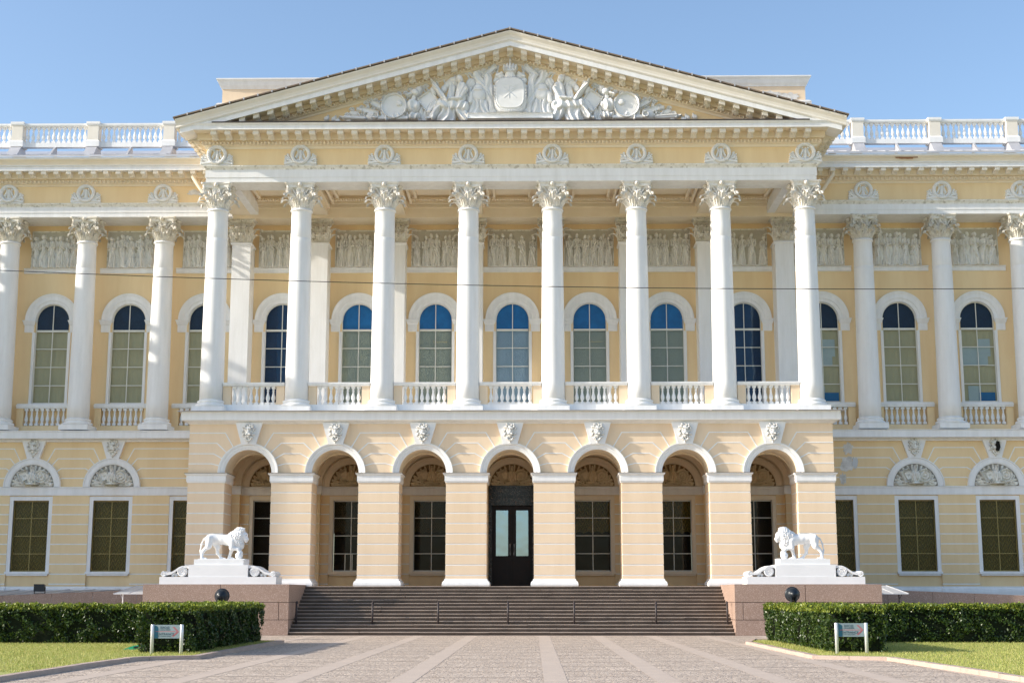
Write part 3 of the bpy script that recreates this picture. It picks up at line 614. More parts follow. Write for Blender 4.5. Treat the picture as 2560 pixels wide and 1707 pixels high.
# --- portico arcade
aw = MB()
LN = [(1.85, 59), (1.38, 43), (.90, 29), (.44, 14.5)]
for cx in range(-12, 13, 4):
    x0 = -14.76 if cx == -12 else cx-2; x1 = 14.76 if cx == 12 else cx+2
    aw.use(0).wall(x0, x1, 7.14, 9.45, PF, cx, 1.08, 7.14, 7.14, 0)
    aw.use(1); voussoir_lines(aw, cx, 7.14, 1.39, LN, PF, 9.43, left=-14.76 if cx == -12 else None, right=14.76 if cx == 12 else None)
aw.use(0).add([(-14.76, PF, 7.14), (-14.76, PF+1.65, 7.14), (-14.76, PF+1.65, 9.45), (-14.76, PF, 9.45)], [(0, 1, 2, 3)])
aw.add([(14.76, PF, 7.14), (14.76, PF+1.65, 7.14), (14.76, PF+1.65, 9.45), (14.76, PF, 9.45)], [(0, 1, 2, 3)])
obj('arcade_wall', aw, ['peach', 'white'], P_)
# soffits and vaults
for cx in range(-12, 13, 4):
    vv = MB(); vv.arcsweep(cx, 7.14, [(1.08, PF), (1.08, PF+1.65), (1.12, PF+1.65)], close=False)
    vv.arcsweep(cx, 7.02, [(1.70, PF+1.66), (1.70, G+.1)], close=False)
    vv.arcsweep(cx, 7.02, [(1.12, PF+1.65), (1.70, PF+1.66)], close=False)
    for s in (-1, 1): vv.add([(cx+s*1.70, PF+1.66, 7.02), (cx+s*2.0, PF+1.66, 7.02), (cx+s*2, G+.1, 7.02), (cx+s*1.7, G+.1, 7.02)], [(0, 1, 2, 3)])
    vv.arcsweep(cx, 7.02, [(1.44, G+.1), (1.44, G-.5), (1.70, G-.5)], close=False); obj('porch_vault', vv, 'cream', P_)
for cx in range(-14, 15, 4):
    im = MB(); courses(im, cx-.50, cx+.50, G-.30, G+.02, 2.05, 6.57, .487); ip = obj('inner_pilaster', im, ['ochre', 'cream'], P_)
    im = MB(); im.box(cx-.56, cx+.56, G-.35, G+.02, 6.57, 7.0); obj('impost', im, 'white', ip)
# side walls of the porch with an arched opening (carriage ramp passes through)
for s in (-1, 1):
    m = MB(); t = MB(); t.wall(PF+1.65, G+.1, 2.05, 9.45, 0, 68.75, 1.3, 2.05, 7.14, 0)
    for v in t.v: m.v.append((s*14.76, v[0], v[2]))
    m.f = list(t.f); m.mi = [0]*len(m.f); t2 = MB(); t2.wall(PF+1.65, G+.1, 2.05, 9.45, 0, 68.75, 1.3, 2.05, 7.14, 0)
    k = len(m.v)
    for v in t2.v: m.v.append((s*14.2, v[0], v[2]))
    m.f += [tuple(i+k for i in f) for f in t2.f]; m.mi += [0]*len(t2.f)
    n = 20; pts = [(68.75-1.3, 2.05), (68.75-1.3, 7.14)]+[(68.75-1.3*math.cos(math.pi*i/n), 7.14+1.3*math.sin(math.pi*i/n)) for i in range(1, n)]+[(68.75+1.3, 7.14), (68.75+1.3, 2.05)]
    for a, b in zip(pts[:-1], pts[1:]): m.add([(s*14.76, a[0], a[1]), (s*14.76, b[0], b[1]), (s*14.2, b[0], b[1]), (s*14.2, a[0], a[1])], [(0, 1, 2, 3)])
    obj('porch_side_wall', m, 'peach', P_)
# piers
for cx in range(-14, 15, 4):
    hw = .93; x0, x1 = cx-hw, cx+hw
    if cx == -14: x0, x1 = -14.76, -13.07
    if cx == 14: x0, x1 = 13.07, 14.76
    pk = MB(); courses(pk, x0, x1, PF, PF+1.65, 2.38, 6.70, .466)
    pier = obj('pier', pk, ['peach', 'white'], P_)
    rect = [(x0, PF+1.65), (x0, PF), (x1, PF), (x1, PF+1.65)]
    i_ = MB(); i_.sweep(rect, [(-.1, 6.70), (.03, 6.70), (.04, 6.76), (.06, 6.77), (.06, 7.02), (.10, 7.06), (.13, 7.10), (.13, 7.14), (-.1, 7.14)])
    i_.box(x0, x1, PF+.02, PF+1.65, 6.70, 7.139); obj('impost', i_, 'white', pier)
    t_ = MB(); t_.sweep(rect, [(-.1, 7.14), (.15, 7.135), (.15, 7.155), (-.1, 7.17)]); obj('flashing', t_, 'rust', pier)
    b_ = MB(); b_.sweep(rect, [(-.1, 2.04), (.13, 2.04), (.15, 2.12), (.13, 2.22), (.09, 2.27), (.05, 2.30), (.03, 2.38), (-.1, 2.38)]); obj('base', b_, 'white', pier)
for cx in range(-12, 13, 4):
    a = MB(); a.arcsweep(cx, 7.14, [(1.075, PF+.02), (1.075, PF-.03), (1.16, PF-.05), (1.17, PF-.07), (1.27, PF-.08), (1.29, PF-.11), (1.36, PF-.13), (1.39, PF-.13), (1.39, PF+.02)], n=36)
    obj('archivolt', a, 'white', P_); keystone(cx, 8.44, 9.45, .66, 1.24, PF, mask_p, .16)
# portico floor cornice and platform
pc = MB(); path = [(-14.76, 71.0), (-14.76, PF), (14.76, PF), (14.76, 71.0)]
pc.sweep(path, [(-.1, 9.40), (.05, 9.40), (.06, 9.43), (.20, 9.50), (.24, 9.54), (.33, 9.55), (.33, 9.93), (.36, 9.95), (-.1, 9.985), (-.1, 9.40)])
obj('platform_cornice', pc, 'white', P_)
fl = MB(); fl.sweep(path, [(-.1, 9.99), (.50, 9.955), (.50, 9.972), (-.1, 10.005)]); obj('cornice_flashing', fl, 'tin', P_)
pf = MB(); pf.box(-14.7, 14.7, PF+.05, UW, 9.5, 10.0); obj('portico_floor', pf, 'white', P_)
lf = MB(); lf.box(-14.9, 14.9, PF-.22, G+.5, 1.2, 2.05); obj('porch_floor', lf, 'tread', P_)

# --- columns
def shaft_prof():
    pr = []
    for i in range(13):
        t = i/12; z = .60+t*9.05; r = .555-.085*t-.012*math.sin(math.pi*t)*-1
        pr.append((r, z))
    return pr
_p = shaft_prof(); _p = [q for q in _p if q[1] < 8.2]+[(.493, 8.33), (.487, 8.34), (.487, 8.36), (.4925, 8.37)]+[q for q in _p if q[1] > 8.5]
sh = MB(); sh.lathe(_p+[(.475, 9.66), (.52, 9.67), (.535, 9.71), (.52, 9.75), (.48, 9.76), (.47, 9.80)], 32); shaft_me = sh.mesh('column', 'white', True)
ba = MB(); ba.box(-.74, .74, -.74, .74, 0, .26)
ba.lathe([(.66, .26), (.72, .29), (.74, .35), (.72, .40), (.66, .42), (.63, .44), (.62, .47), (.64, .49), (.66, .52), (.65, .56), (.60, .58), (.58, .60), (.555, .62)], 32)
base_me = ba.mesh('base', 'white')
base_me.polygons.foreach_set('use_smooth', [len(p.vertices) == 4 and i > 6 for i, p in enumerate(base_me.polygons)])
def leaf(mb, org, out, tan, H, W, curl, lobes=5):
    up = Vector((0, 0, 1)); org = Vector(org); n = 12; rows = []
    for i in range(n+1):
        t = i/n
        if t < .72: z = H*t/.72*.98; o = .02+.05*(t/.72)**2*curl*4
        else:
            a = (t-.72)/.28*3.4; z = H*.98+H*.02-.0+.085*math.sin(a)*.8-(.06 if a > 2 else 0)*(a-2); o = .02+.05*curl*4+.09*(1-math.cos(a))*curl*2.2
        wd = W*(.62+.38*math.sin(t*math.pi*.9))*(1 if t < .75 else max(.35, 1-(t-.75)*2.4))*(1+.14*math.sin(t*lobes*2*math.pi))
        rows.append([org+up*z+out*(o+(.035 if j == 0 else (-.02 if abs(j) == 1 else .012 if abs(j) == 2 else -.05)))+tan*(wd/2*j/3) for j in (-3, -2, -1, 0, 1, 2, 3)])
    vs = [p for r_ in rows for p in r_]; mb.add(vs, [(i*7+j, i*7+j+1, (i+1)*7+j+1, (i+1)*7+j) for i in range(n) for j in range(6)])
def volute(mb, c, out, r=.13, s=1, turns=2.0):
    up = Vector((0, 0, 1)); c = Vector(c); pts = []
    for i in range(26):
        t = i/25; a = math.pi/2*1.0+s*t*turns*2*math.pi; rr = r*(1-.82*t); pts.append(c+out*(rr*math.cos(a))+up*(rr*math.sin(a)))
    mb.tube(pts, .032, 6, .02)
def round_capital():
    b = MB(); b.lathe([(.44, 9.78), (.45, 10.3), (.50, 10.6), (.60, 10.80), (.62, 10.83)], 24)
    for i in range(8):
        a = math.pi*(i+.5)/4; o = Vector((math.cos(a), math.sin(a), 0)); t = Vector((-o.y, o.x, 0)); leaf(b, o*.45+Vector((0, 0, 9.79)), o, t, .36, .36, .9)
        a = math.pi*i/4; o = Vector((math.cos(a), math.sin(a), 0)); t = Vector((-o.y, o.x, 0)); leaf(b, o*.44+Vector((0, 0, 9.79)), o, t, .62, .38, .85)
    for i in range(4):
        a = math.pi/4+i*math.pi/2; o = Vector((math.cos(a), math.sin(a), 0)); t = Vector((-o.y, o.x, 0))
        for s in (-1, 1):
            tt = (o+t*.18*s).normalized(); volute(b, o*.77+t*.05*s+Vector((0, 0, 10.61)), o, .135, -1)
            b.tube([o*.46+t*.22*s+Vector((0, 0, 10.25)), o*.52+t*.17*s+Vector((0, 0, 10.5)), o*.64+t*.1*s+Vector((0, 0, 10.70)), o*.77+t*.05*s+Vector((0, 0, 10.73))], .035, 6)
        leaf(b, o*.47+Vector((0, 0, 10.10)), o, t, .32, .26, 1.0)
        a = i*math.pi/2; o = Vector((math.cos(a), math.sin(a), 0)); t = Vector((-o.y, o.x, 0))
        for s in (-1, 1): volute(b, o*.56+t*.10*s+Vector((0, 0, 10.62)), t*s, .085, -1, 1.6); b.tube([o*.50+t*.26*s+Vector((0, 0, 10.2)), o*.54+t*.2*s+Vector((0, 0, 10.5)), o*.57+t*.1*s+Vector((0, 0, 10.70))], .025, 5)
        b.ball(o*.52+Vector((0, 0, 10.45)), .10, 8, 6, (1, 1, 1.2)); b.ball(o*.68+Vector((0, 0, 10.88)), .105, 10, 6, (1, 1, 1)); b.ball(o*.78+Vector((0, 0, 10.88)), .045, 8, 5)
    # abacus with hollow sides and cut corners
    pts = []
    for i in range(4):
        a = math.pi/4+i*math.pi/2
        for q in np.linspace(-.06, .06, 2): pts.append((.98*math.cos(a+q), .98*math.sin(a+q)))
        for q in (.2, .4, .6, .8, ):
            c0 = Vector((.98*math.cos(a+.06), .98*math.sin(a+.06))); c1 = Vector((.98*math.cos(a+math.pi/2-.06), .98*math.sin(a+math.pi/2-.06)))
            p = c0.lerp(c1, q); p *= 1-.12*math.sin(math.pi*q)/p.length*.98; pts.append((p.x, p.y))
    n = len(pts); vs = []
    for sc, z in ((.84, 10.74), (.89, 10.76), (.91, 10.88), (1.0, 10.94), (1.0, 11.0)): vs += [(x*sc, y*sc, z) for x, y in pts]
    b.add(vs, [(j*n+i, j*n+(i+1) % n, (j+1)*n+(i+1) % n, (j+1)*n+i) for j in range(4) for i in range(n)]+[tuple(range(n-1, -1, -1)), tuple(4*n+i for i in range(n))])
    return b.mesh('capital', 'capital')
M['capital'] = paint('capital_plaster', (.84, .82, .78), (.66, .62, .54), .8, 4, .3, 25)
M['capital_w'] = paint('weathered_capital', (.80, .775, .70), (.58, .53, .44), .85, 4, .3, 25, spots=((.42, .38, .30), 7, .60))
cap_me = round_capital(); cap_w = cap_me.copy(); cap_w.materials.clear(); cap_w.materials.append(M['capital_w'])
def column(x, y, z, cm):
    c = link('column', shaft_me, P_, (x, y, z)); link('capital', cm, c, (x, y, z)); link('base', base_me, c, (x, y, z))
for x in range(-14, 15, 4): column(x, CY, 9.985, cap_me)
for x in (-34, -30, -26, -22, -18, 18, 22, 26, 30, 34): column(x, WY, 9.985+WO, cap_w)
# pilasters behind the portico
def pil_cap():
    b = MB(); b.box(-.44, .44, -.0, .2, 9.78, 10.82); o = Vector((0, -1, 0)); t = Vector((1, 0, 0))
    for x in (-.33, 0, .33): leaf(b, (x, 0, 9.79), o, t, .36, .33, .9)
    for x in (-.46, -.165, .165, .46): leaf(b, (x, .01, 9.79), o, t, .68, .34, 1.0)
    for s in (-1, 1):
        o2 = Vector((s, -1, 0)).normalized()
        volute(b, (s*.58, -.14, 10.66), o2, .15, -1); b.tube([(s*.18, -.02, 10.3), (s*.30, -.05, 10.6), (s*.5, -.12, 10.79)], .035)
        volute(b, (s*.11, -.10, 10.62), t*s, .085, -1, 1.6); b.tube([(s*.26, -.03, 10.25), (s*.2, -.06, 10.5), (s*.1, -.1, 10.7)], .025)
        leaf(b, (s*.47, .15, 9.79), t*s, Vector((0, 1, 0)), .36, .3, .9); leaf(b, (s*.46, .2, 9.79), t*s, Vector((0, 1, 0)), .68, .3, 1.0)
    b.ball((0, -.06, 10.45), .09, 8, 6); b.ball((0, -.20, 10.91), .09, 10, 6); b.ball((0, -.28, 10.91), .04, 8, 5)
    b.sweep([(-.50, .6), (-.50, -.04), (.50, -.04), (.50, .6)], [(-.1, 10.79), (.04, 10.80), (.08, 10.84), (.10, 10.92), (.19, 10.96), (.19, 11.0), (-.1, 11.0)])
    return b.mesh('capital', 'capital_w')
pcap = pil_cap(); pb = MB(); pb.box(-.48, .48, 0, 1.15, 0, 9.70)
pb.sweep([(-.48, 1.15), (-.48, 0), (.48, 0), (.48, 1.15)], [(-.1, 9.62), (.02, 9.63), (.07, 9.68), (.07, 9.74), (.0, 9.78), (-.1, 9.78)])
pb.sweep([(-.48, 1.15), (-.48, 0), (.48, 0), (.48, 1.15)], [(-.1, .01), (.16, .01), (.16, .3), (.10, .4), (.10, .5), (.02, .55), (-.1, .55)])
pil_me = pb.mesh('pilaster', 'white')
for x in range(-14, 15, 4):
    p = link('pilaster', pil_me, P_, (x, 71.35, 9.99+WO)); link('capital', pcap, p, (x, 71.35, 9.985+WO))

# --- upper wall with arched windows
uw = MB()
for cx in range(-40, 41, 4):
    x0, x1 = max(cx-2, -XE), min(cx+2, XE)
    uw.wall(x0, x1, 9.74, 21.6, UW, cx, .88, 11.37, 15.74, .35)
obj('upper_wall', uw, 'ochre', P_)
lower = MB(); lower.quad(-34, 34, 9.75, 11.15, UW-.12)
obj('parapet_backing', lower, 'ochre', P_)
pan = [panel_mesh(s) for s in (1, 2, 4, 8, 12, 15, 19)]
for i, cx in enumerate(range(-28, 29, 4)):
    port = abs(cx) < 14
    a = MB(); a.arcsweep(cx, 15.74, [(.86, UW+.12), (.88, UW-.02), (1.04, UW-.04), (1.06, UW-.08), (1.24, UW-.09), (1.30, UW-.12), (1.37, UW-.16), (1.40, UW-.16), (1.40, UW+.02)], n=32)
    ar = obj('window_arch', a, 'white', P_)
    for s in (-1, 1):
        j = MB(); x0, x1 = sorted((cx+s*.86, cx+s*1.00)); j.box(x0, x1, UW-.06, UW+.12, 11.37, 15.1)
        xa, xb = sorted((cx+s*1.0, cx+s*1.38)); j.sweep([(xa, UW+.1), (xa, UW), (xb, UW), (xb, UW+.1)], [(-.02, 15.10), (.04, 15.10), (.05, 15.14), (.05, 15.46), (.09, 15.52), (.13, 15.66), (.15, 15.68), (.15, 15.74), (-.02, 15.74)])
        obj('jamb', j, 'white', ar)
    st = MB(); st.sweep([(cx-1.62, UW), (cx+1.62, UW)], [(-.02, 18.22), (.08, 18.24), (.08, 18.42), (.14, 18.46), (.14, 18.50), (-.02, 18.52)]); obj('string_course', st, 'white', P_)
    sill = MB(); sill.sweep([(cx-1.50, UW), (cx+1.50, UW)], [(-.02, 11.12), (.16, 11.14), (.20, 11.22), (.26, 11.24), (.26, 11.34), (-.02, 11.38)]); obj('sill', sill, 'white', ar)
    link('relief_panel', pan[(i*3+1) % 7], P_, (cx, UW-.02, 18.50))
    fr = MB(); fr.box(cx-1.30, cx-1.25, UW-.05, UW, 18.52, 20.48); fr.box(cx+1.25, cx+1.30, UW-.05, UW, 18.52, 20.48); fr.box(cx-1.30, cx+1.30, UW-.05, UW, 20.45, 20.52); obj('panel_frame', fr, 'weathered', P_)
    if abs(cx) == 12: window(cx, UW+.12, 1.76, 11.38, 15.74, 2, 4, True, bars=(12.33, 13.29, 14.25, 15.20), zsplit=15.2, back='navy', top='navy')  # curtain and arch backing both carry the painted sky reflection
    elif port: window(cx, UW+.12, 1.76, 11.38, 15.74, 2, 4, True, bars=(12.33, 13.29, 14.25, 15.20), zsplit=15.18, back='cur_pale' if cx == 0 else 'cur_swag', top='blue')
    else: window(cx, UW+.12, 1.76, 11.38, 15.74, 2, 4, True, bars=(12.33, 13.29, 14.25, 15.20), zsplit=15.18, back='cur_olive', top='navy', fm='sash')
for o in [o for o in bpy.data.objects if o.name.startswith('window') and o.type == 'MESH' and not o.name.startswith('window_')]:
    pass
# --- balusters
bm_ = MB(); bm_.lathe([(.085, 0), (.085, .10), (.05, .12), (.045, .16), (.075, .22), (.098, .30), (.090, .38), (.055, .50), (.042, .60), (.045, .64), (.065, .66), (.045, .69), (.050, .74), (.08, .76)], 10)
bm_.box(-.085, .085, -.085, .085, 0, .12); bm_.box(-.085, .085, -.085, .085, .76, .87)
bal_me = bm_.mesh('baluster', 'white', False); 
bal_me.polygons.foreach_set('use_smooth', [i < 130 for i in range(len(bal_me.polygons))])
def bal_copy(mb, x, y, z, sc=1.0): mb.add([(x+v.co.x*sc, y+v.co.y*sc, z+v.co.z*sc) for v in bal_me.vertices], [tuple(p.vertices) for p in bal_me.polygons])
for cx in range(-12, 13, 4):
    q = MB(); q.box(cx-1.44, cx+1.44, CY-.16, CY+.16, 10.0, 10.39)
    q.sweep([(cx-1.44, CY-.16), (cx+1.44, CY-.16)], [(0, 11.26), (.04, 11.27), (.07, 11.33), (.09, 11.36), (.09, 11.42), (-.41, 11.42), (-.41, 11.36), (-.36, 11.27), (-.32, 11.26)])
    br = obj('balustrade', q, 'white', P_)
    for s in (-1, 1): e = MB(); xa, xb = sorted((cx+s*1.06, cx+s*1.44)); e.box(xa, xb, CY-.13, CY+.13, 10.39, 11.26); obj('end_block', e, 'peach', br)
    for i in range(8): link('baluster', bal_me, br, (cx-.91+i*.26, CY, 10.39))
stuff = MB()
for cx in (-32, -28, -24, -20, -16, 16, 20, 24, 28, 32):
    q = MB(); q.box(cx-1.46, cx+1.46, UW-.42, UW-.12, 9.76, 10.18)
    br = obj('blind_balustrade', q, 'ochre', P_)
    for s in (-1, 1): q = MB(); xa, xb = sorted((cx+s*1.10, cx+s*1.46)); q.box(xa, xb, UW-.38, UW-.12, 10.18, 11.12); obj('end_block', q, 'ochre', br)
    q = MB(); q.box(cx-1.46, cx+1.46, UW-.46, UW-.10, 11.08, 11.16); q.box(cx-1.46, cx+1.46, UW-.50, UW-.26, 11.16, 11.26); obj('rail', q, 'white', br)
    for i in range(8):
        x = cx-.96+i*.275
        if abs(cx) in (20, 24): link('baluster', bal_me, br, (x, UW-.30, 10.20))
        else: bal_copy(stuff, x, UW-.30, 10.20)

# --- portico entablature and pediment
EX = 14.5; EY = 65.12
ep = [(-EX, 72.4), (-EX, EY), (EX, EY), (EX, 72.4)]
e = MB(); e.sweep(ep, [(-1.4, 20.98), (0, 20.98), (0, 21.20), (.025, 21.205), (.025, 21.58), (-1.4, 21.58)]); obj('architrave', e, 'white', P_)
e = MB(); e.sweep(ep, [(-.2, 21.58), (.03, 21.58), (.05, 21.64), (.11, 21.70), (.14, 21.73), (.14, 21.77), (-.2, 21.79)]); obj('architrave_moulding', e, 'weathered', P_)
e = MB(); e.sweep(ep, [(-1.2, 21.77), (0, 21.77), (0, 22.60), (-1.2, 22.60)]); obj('frieze', e, 'ochre', P_)
e = MB(); e.sweep(ep, [(-1.2, 22.60), (.05, 22.60), (.09, 22.70), (.14, 22.72), (.20, 22.74), (.22, 22.75), (.22, 22.95), (.38, 22.96), (.40, 23.30), (-1.2, 23.3)])
e_bed = e
e = MB(); e.sweep(ep, [(.2, 23.28), (.98, 23.28), (1.0, 23.24), (1.08, 23.24), (1.08, 23.44), (1.11, 23.45), (1.14, 23.51), (1.16, 23.54), (-1.0, 23.56), (-1.0, 23.26)]); obj('corona', e, 'white', P_)
e = MB(); e.sweep(ep, [(.42, 23.262), (.97, 23.262), (.97, 23.279), (.42, 23.279)]); obj('cornice_soffit', e, 'cream', P_)
fl = MB(); fl.box(-14.05, 14.05, 63.93, 65.3, 23.545, 23.595); obj('ledge_flashing', fl, 'iron', P_)
# egg and dart
def eggs(mb, x0, x1, y, zf, step=.176, rot=0, axis='x', h=.17):
    n = int((x1-x0)/step)
    for i in range(n):
        x = x0+(x1-x0)*(i+.5)/n; z = zf(x)
        vs = []
        for j, t in enumerate((0, .5, .85, 1)):
            for k in range(6):
                a = 2*math.pi*k/6; rx = .062*math.sqrt(max(0, 1-(t*.95)**2)); vs.append((rx*math.cos(a), -t*.10+.03, rx*1.45*math.sin(a)))
        fs = [(j*6+k, j*6+(k+1) % 6, (j+1)*6+(k+1) % 6, (j+1)*6+k) for j in range(3) for k in range(6)]+[(18, 19, 20, 21, 22, 23)]
        if axis == 'x': mb.add([(x+a, y+b, z+c) for a, b, c in vs], fs)
        else: mb.add([(y+rot*-b*-1, x+a, z+c) for a, b, c in vs], fs)
eg = e_bed; eggs(eg, -14.75, 14.75, EY-.27, lambda x: 22.84)
for s in (-1, 1): eggs(eg, EY-.2, 70.5, s*(EX+.27), lambda x: 22.84, axis='y', rot=s)
obj('bed_mould', eg, 'cream', P_)
def modillion():
    m = MB(); pr = [(0, 0), (0, -.22), (-.05, -.32), (-.14, -.36), (-.24, -.32), (-.33, -.23), (-.42, -.18), (-.50, -.22), (-.57, -.25), (-.62, -.20), (-.64, -.10), (-.62, 0)]
    n = len(pr)
    for xx in (-.15, ): 
        m.add([(-.13, y, z) for y, z in pr]+[(.13, y, z) for y, z in pr], [tuple(range(n)), tuple(range(2*n-1, n-1, -1))]+[((i+1) % n, i, n+i, n+(i+1) % n) for i in range(n)])
    m.box(-.17, .17, -.66, 0, -.03, .02)
    for i in range(4): m.ball((0, -.08-.13*i, -.32+.04*i), .07, 6, 4); m.ball((.07*(-1)**i, -.14-.13*i, -.30+.04*i), .045, 6, 4)
    m.tube([(-.14, -.56, -.16), (.14, -.56, -.16)], .095, 8); m.tube([(-.15, -.12, -.26), (.15, -.12, -.26)], .10, 8)
    return m
mod = modillion(); mod_me = mod.mesh('modillion', 'pale')
corn = bpy.data.objects['corona']
for k in range(-21, 22): link('modillion', mod_me, corn, (k*.667, EY-.32, 23.27))
def mod_copy(mb, f): mb.add([f(*v) for v in mod.v], mod.f)
ms = MB()
for s in (-1, 1):
    for k in range(8): mod_copy(ms, lambda x, y, z: (s*(EX+.36)-s*y, EY+.35+k*.667+x, z+23.27))
# raking cornice
SL = .2745
def rake(mb, prof, xs, z0):   # prof (y, dz)
    k = len(prof); vs = [(x, y, z0+dz-SL*abs(x)) for x in xs for y, dz in prof]; n = len(xs)
    mb.add(vs, [(i*k+j, (i+1)*k+j, (i+1)*k+(j+1) % k, i*k+(j+1) % k) for i in range(n-1) for j in range(k)]+[tuple(range(k)), tuple((n-1)*k+j for j in range(k))])
Z0 = 28.05
e = MB(); rake(e, [(EY+.3, -1.22), (EY-.05, -1.22), (EY-.08, -1.14), (EY-.16, -1.11), (EY-.20, -1.10), (EY-.22, -1.09), (EY-.22, -.90), (EY-.38, -.89), (EY-.40, -.70), (EY+.3, -.69)], [-13.6, 0, 13.6], Z0); rb = e
e = MB(); rake(e, [(EY+.2, -.68), (EY-.99, -.68), (EY-1.01, -.72), (EY-1.086, -.72), (EY-1.086, -.50), (EY-1.12, -.48), (EY-1.14, -.46), (EY+.2, -.45)], [-15.56, 0, 15.56], Z0); rc = obj('raking_corona', e, 'white', P_)
e = MB(); rake(e, [(EY+.2, -.46), (EY-1.145, -.46), (EY-1.165, -.42), (EY-1.15, -.34), (EY-1.18, -.22), (EY-1.26, -.10), (EY-1.28, -.02), (EY+.2, 0)], [-15.76, 0, 15.76], Z0); obj('raking_sima', e, 'pale', P_)
eg = rb; eggs(eg, -13.5, 0, EY-.27, lambda x: Z0-.995-SL*abs(x)); eggs(eg, 0, 13.5, EY-.27, lambda x: Z0-.995-SL*abs(x)); obj('raking_bed_mould', eg, 'cream', P_)
e = MB(); rake(e, [(EY-.41, -.70), (EY-.98, -.70), (EY-.98, -.685), (EY-.41, -.685)], [-13.9, 0, 13.9], Z0); obj('raking_soffit', e, 'cream', P_)
def rmod(sgn):
    m = MB(); m.v = [(x, y, z-sgn*SL*x) for x, y, z in mod.v]; m.f = list(mod.f); return m.mesh('modillion', 'pale')
rm = {s: rmod(s) for s in (-1, 0, 1)}
for k in range(-20, 21):
    x = k*.667
    if abs(x) < 13.7: link('modillion', rm[(k > 0)-(k < 0)], rc, (x, EY-.32, Z0-.68-SL*abs(x)))
e = MB(); e.prism([(-14.3, 23.44), (14.3, 23.44), (0, Z0-.6)], EY-.001, EY+.5); obj('tympanum', e, 'ochre', P_)
link('pediment_sculpture', pediment_mesh(), P_, (0, EY+.01, 23.82))
# roof, side eaves
e = MB(); e.add([(x, y, Z0+.03-SL*abs(x)+(.0)) for x in (-15.86, 0, 15.86) for y in (EY-1.34, 82)]+[(x, y, Z0+.09-SL*abs(x)) for x in (-15.86, 0, 15.86) for y in (EY-1.34, 82)],
    [(0, 2, 3, 1), (2, 4, 5, 3), (6, 7, 9, 8), (8, 9, 11, 10), (0, 6, 8, 2), (2, 8, 10, 4), (0, 1, 7, 6), (4, 10, 11, 5)])
se = e.use(1)
for k in range(-23, 24): x = k*.66; se.box(x-.03, x+.03, EY-1.36, EY-1.30, Z0+.0-SL*abs(x), Z0+.12-SL*abs(x))
obj('portico_roof', e, ['rust', 'tin'], P_)
e = MB()
for s in (-1, 1):
    pa = [(s*EX, 72.4), (s*EX, EY-1.1)] if s < 0 else [(EX, EY-1.1), (EX, 72.4)]
    e.sweep(pa, [(.6, 23.54), (1.145, 23.545), (1.15, 23.58), (1.18, 23.63), (1.24, 23.68), (1.26, 23.72), (.3, 23.74), (.3, 23.55)])
obj('side_sima', e, 'cream', P_)
e = MB(); e.add([(x, y, z) for x, y, z in ((-15.74, EY-1.2, 23.44), (15.74, EY-1.2, 23.44))], []) if False else None
e.box(-14.3, 14.3, 65.6, 72.4, 23.2, 23.4); e.box(-14.2, 14.2, 65.7, 80, 23.4, 24.2); obj('roof_core', e, 'ochre', P_)
# portico ceiling: beams and coffers
e = MB()
for x in range(-14, 15, 4): b = MB(); b.box(x-.5, x+.5, EY+1.38, 71.0, 20.95, 22); obj('ceiling_beam', b, 'cream', P_)
e.box(-14.4, 14.4, 71.0, UW, 20.80, 22); e.box(-14.4, 14.4, 66.5, 71.0, 21.75, 22.05)
obj('ceiling', e, 'cream', P_)
for cx in range(-12, 13, 4):
    e = MB()
    for ins, z0, z1 in ((0, 21.30, 21.76), (.25, 21.45, 21.76), (.55, 21.58, 21.76)):
        xa, xb, ya, yb = cx-1.5+ins, cx+1.5-ins, 66.52+ins, 71.0-ins; t = .12
        e.box(xa, xb, ya, ya+t, z0, z1); e.box(xa, xb, yb-t, yb, z0, z1); e.box(xa, xa+t, ya+t, yb-t, z0, z1); e.box(xb-t, xb, ya+t, yb-t, z0, z1)
    n = 18
    for i in range(n): x = cx-1.1+2.2*i/(n-1); e.box(x-.035, x+.035, 70.1, 70.35, 21.50, 21.60)
    obj('coffer', e, 'cream', P_)
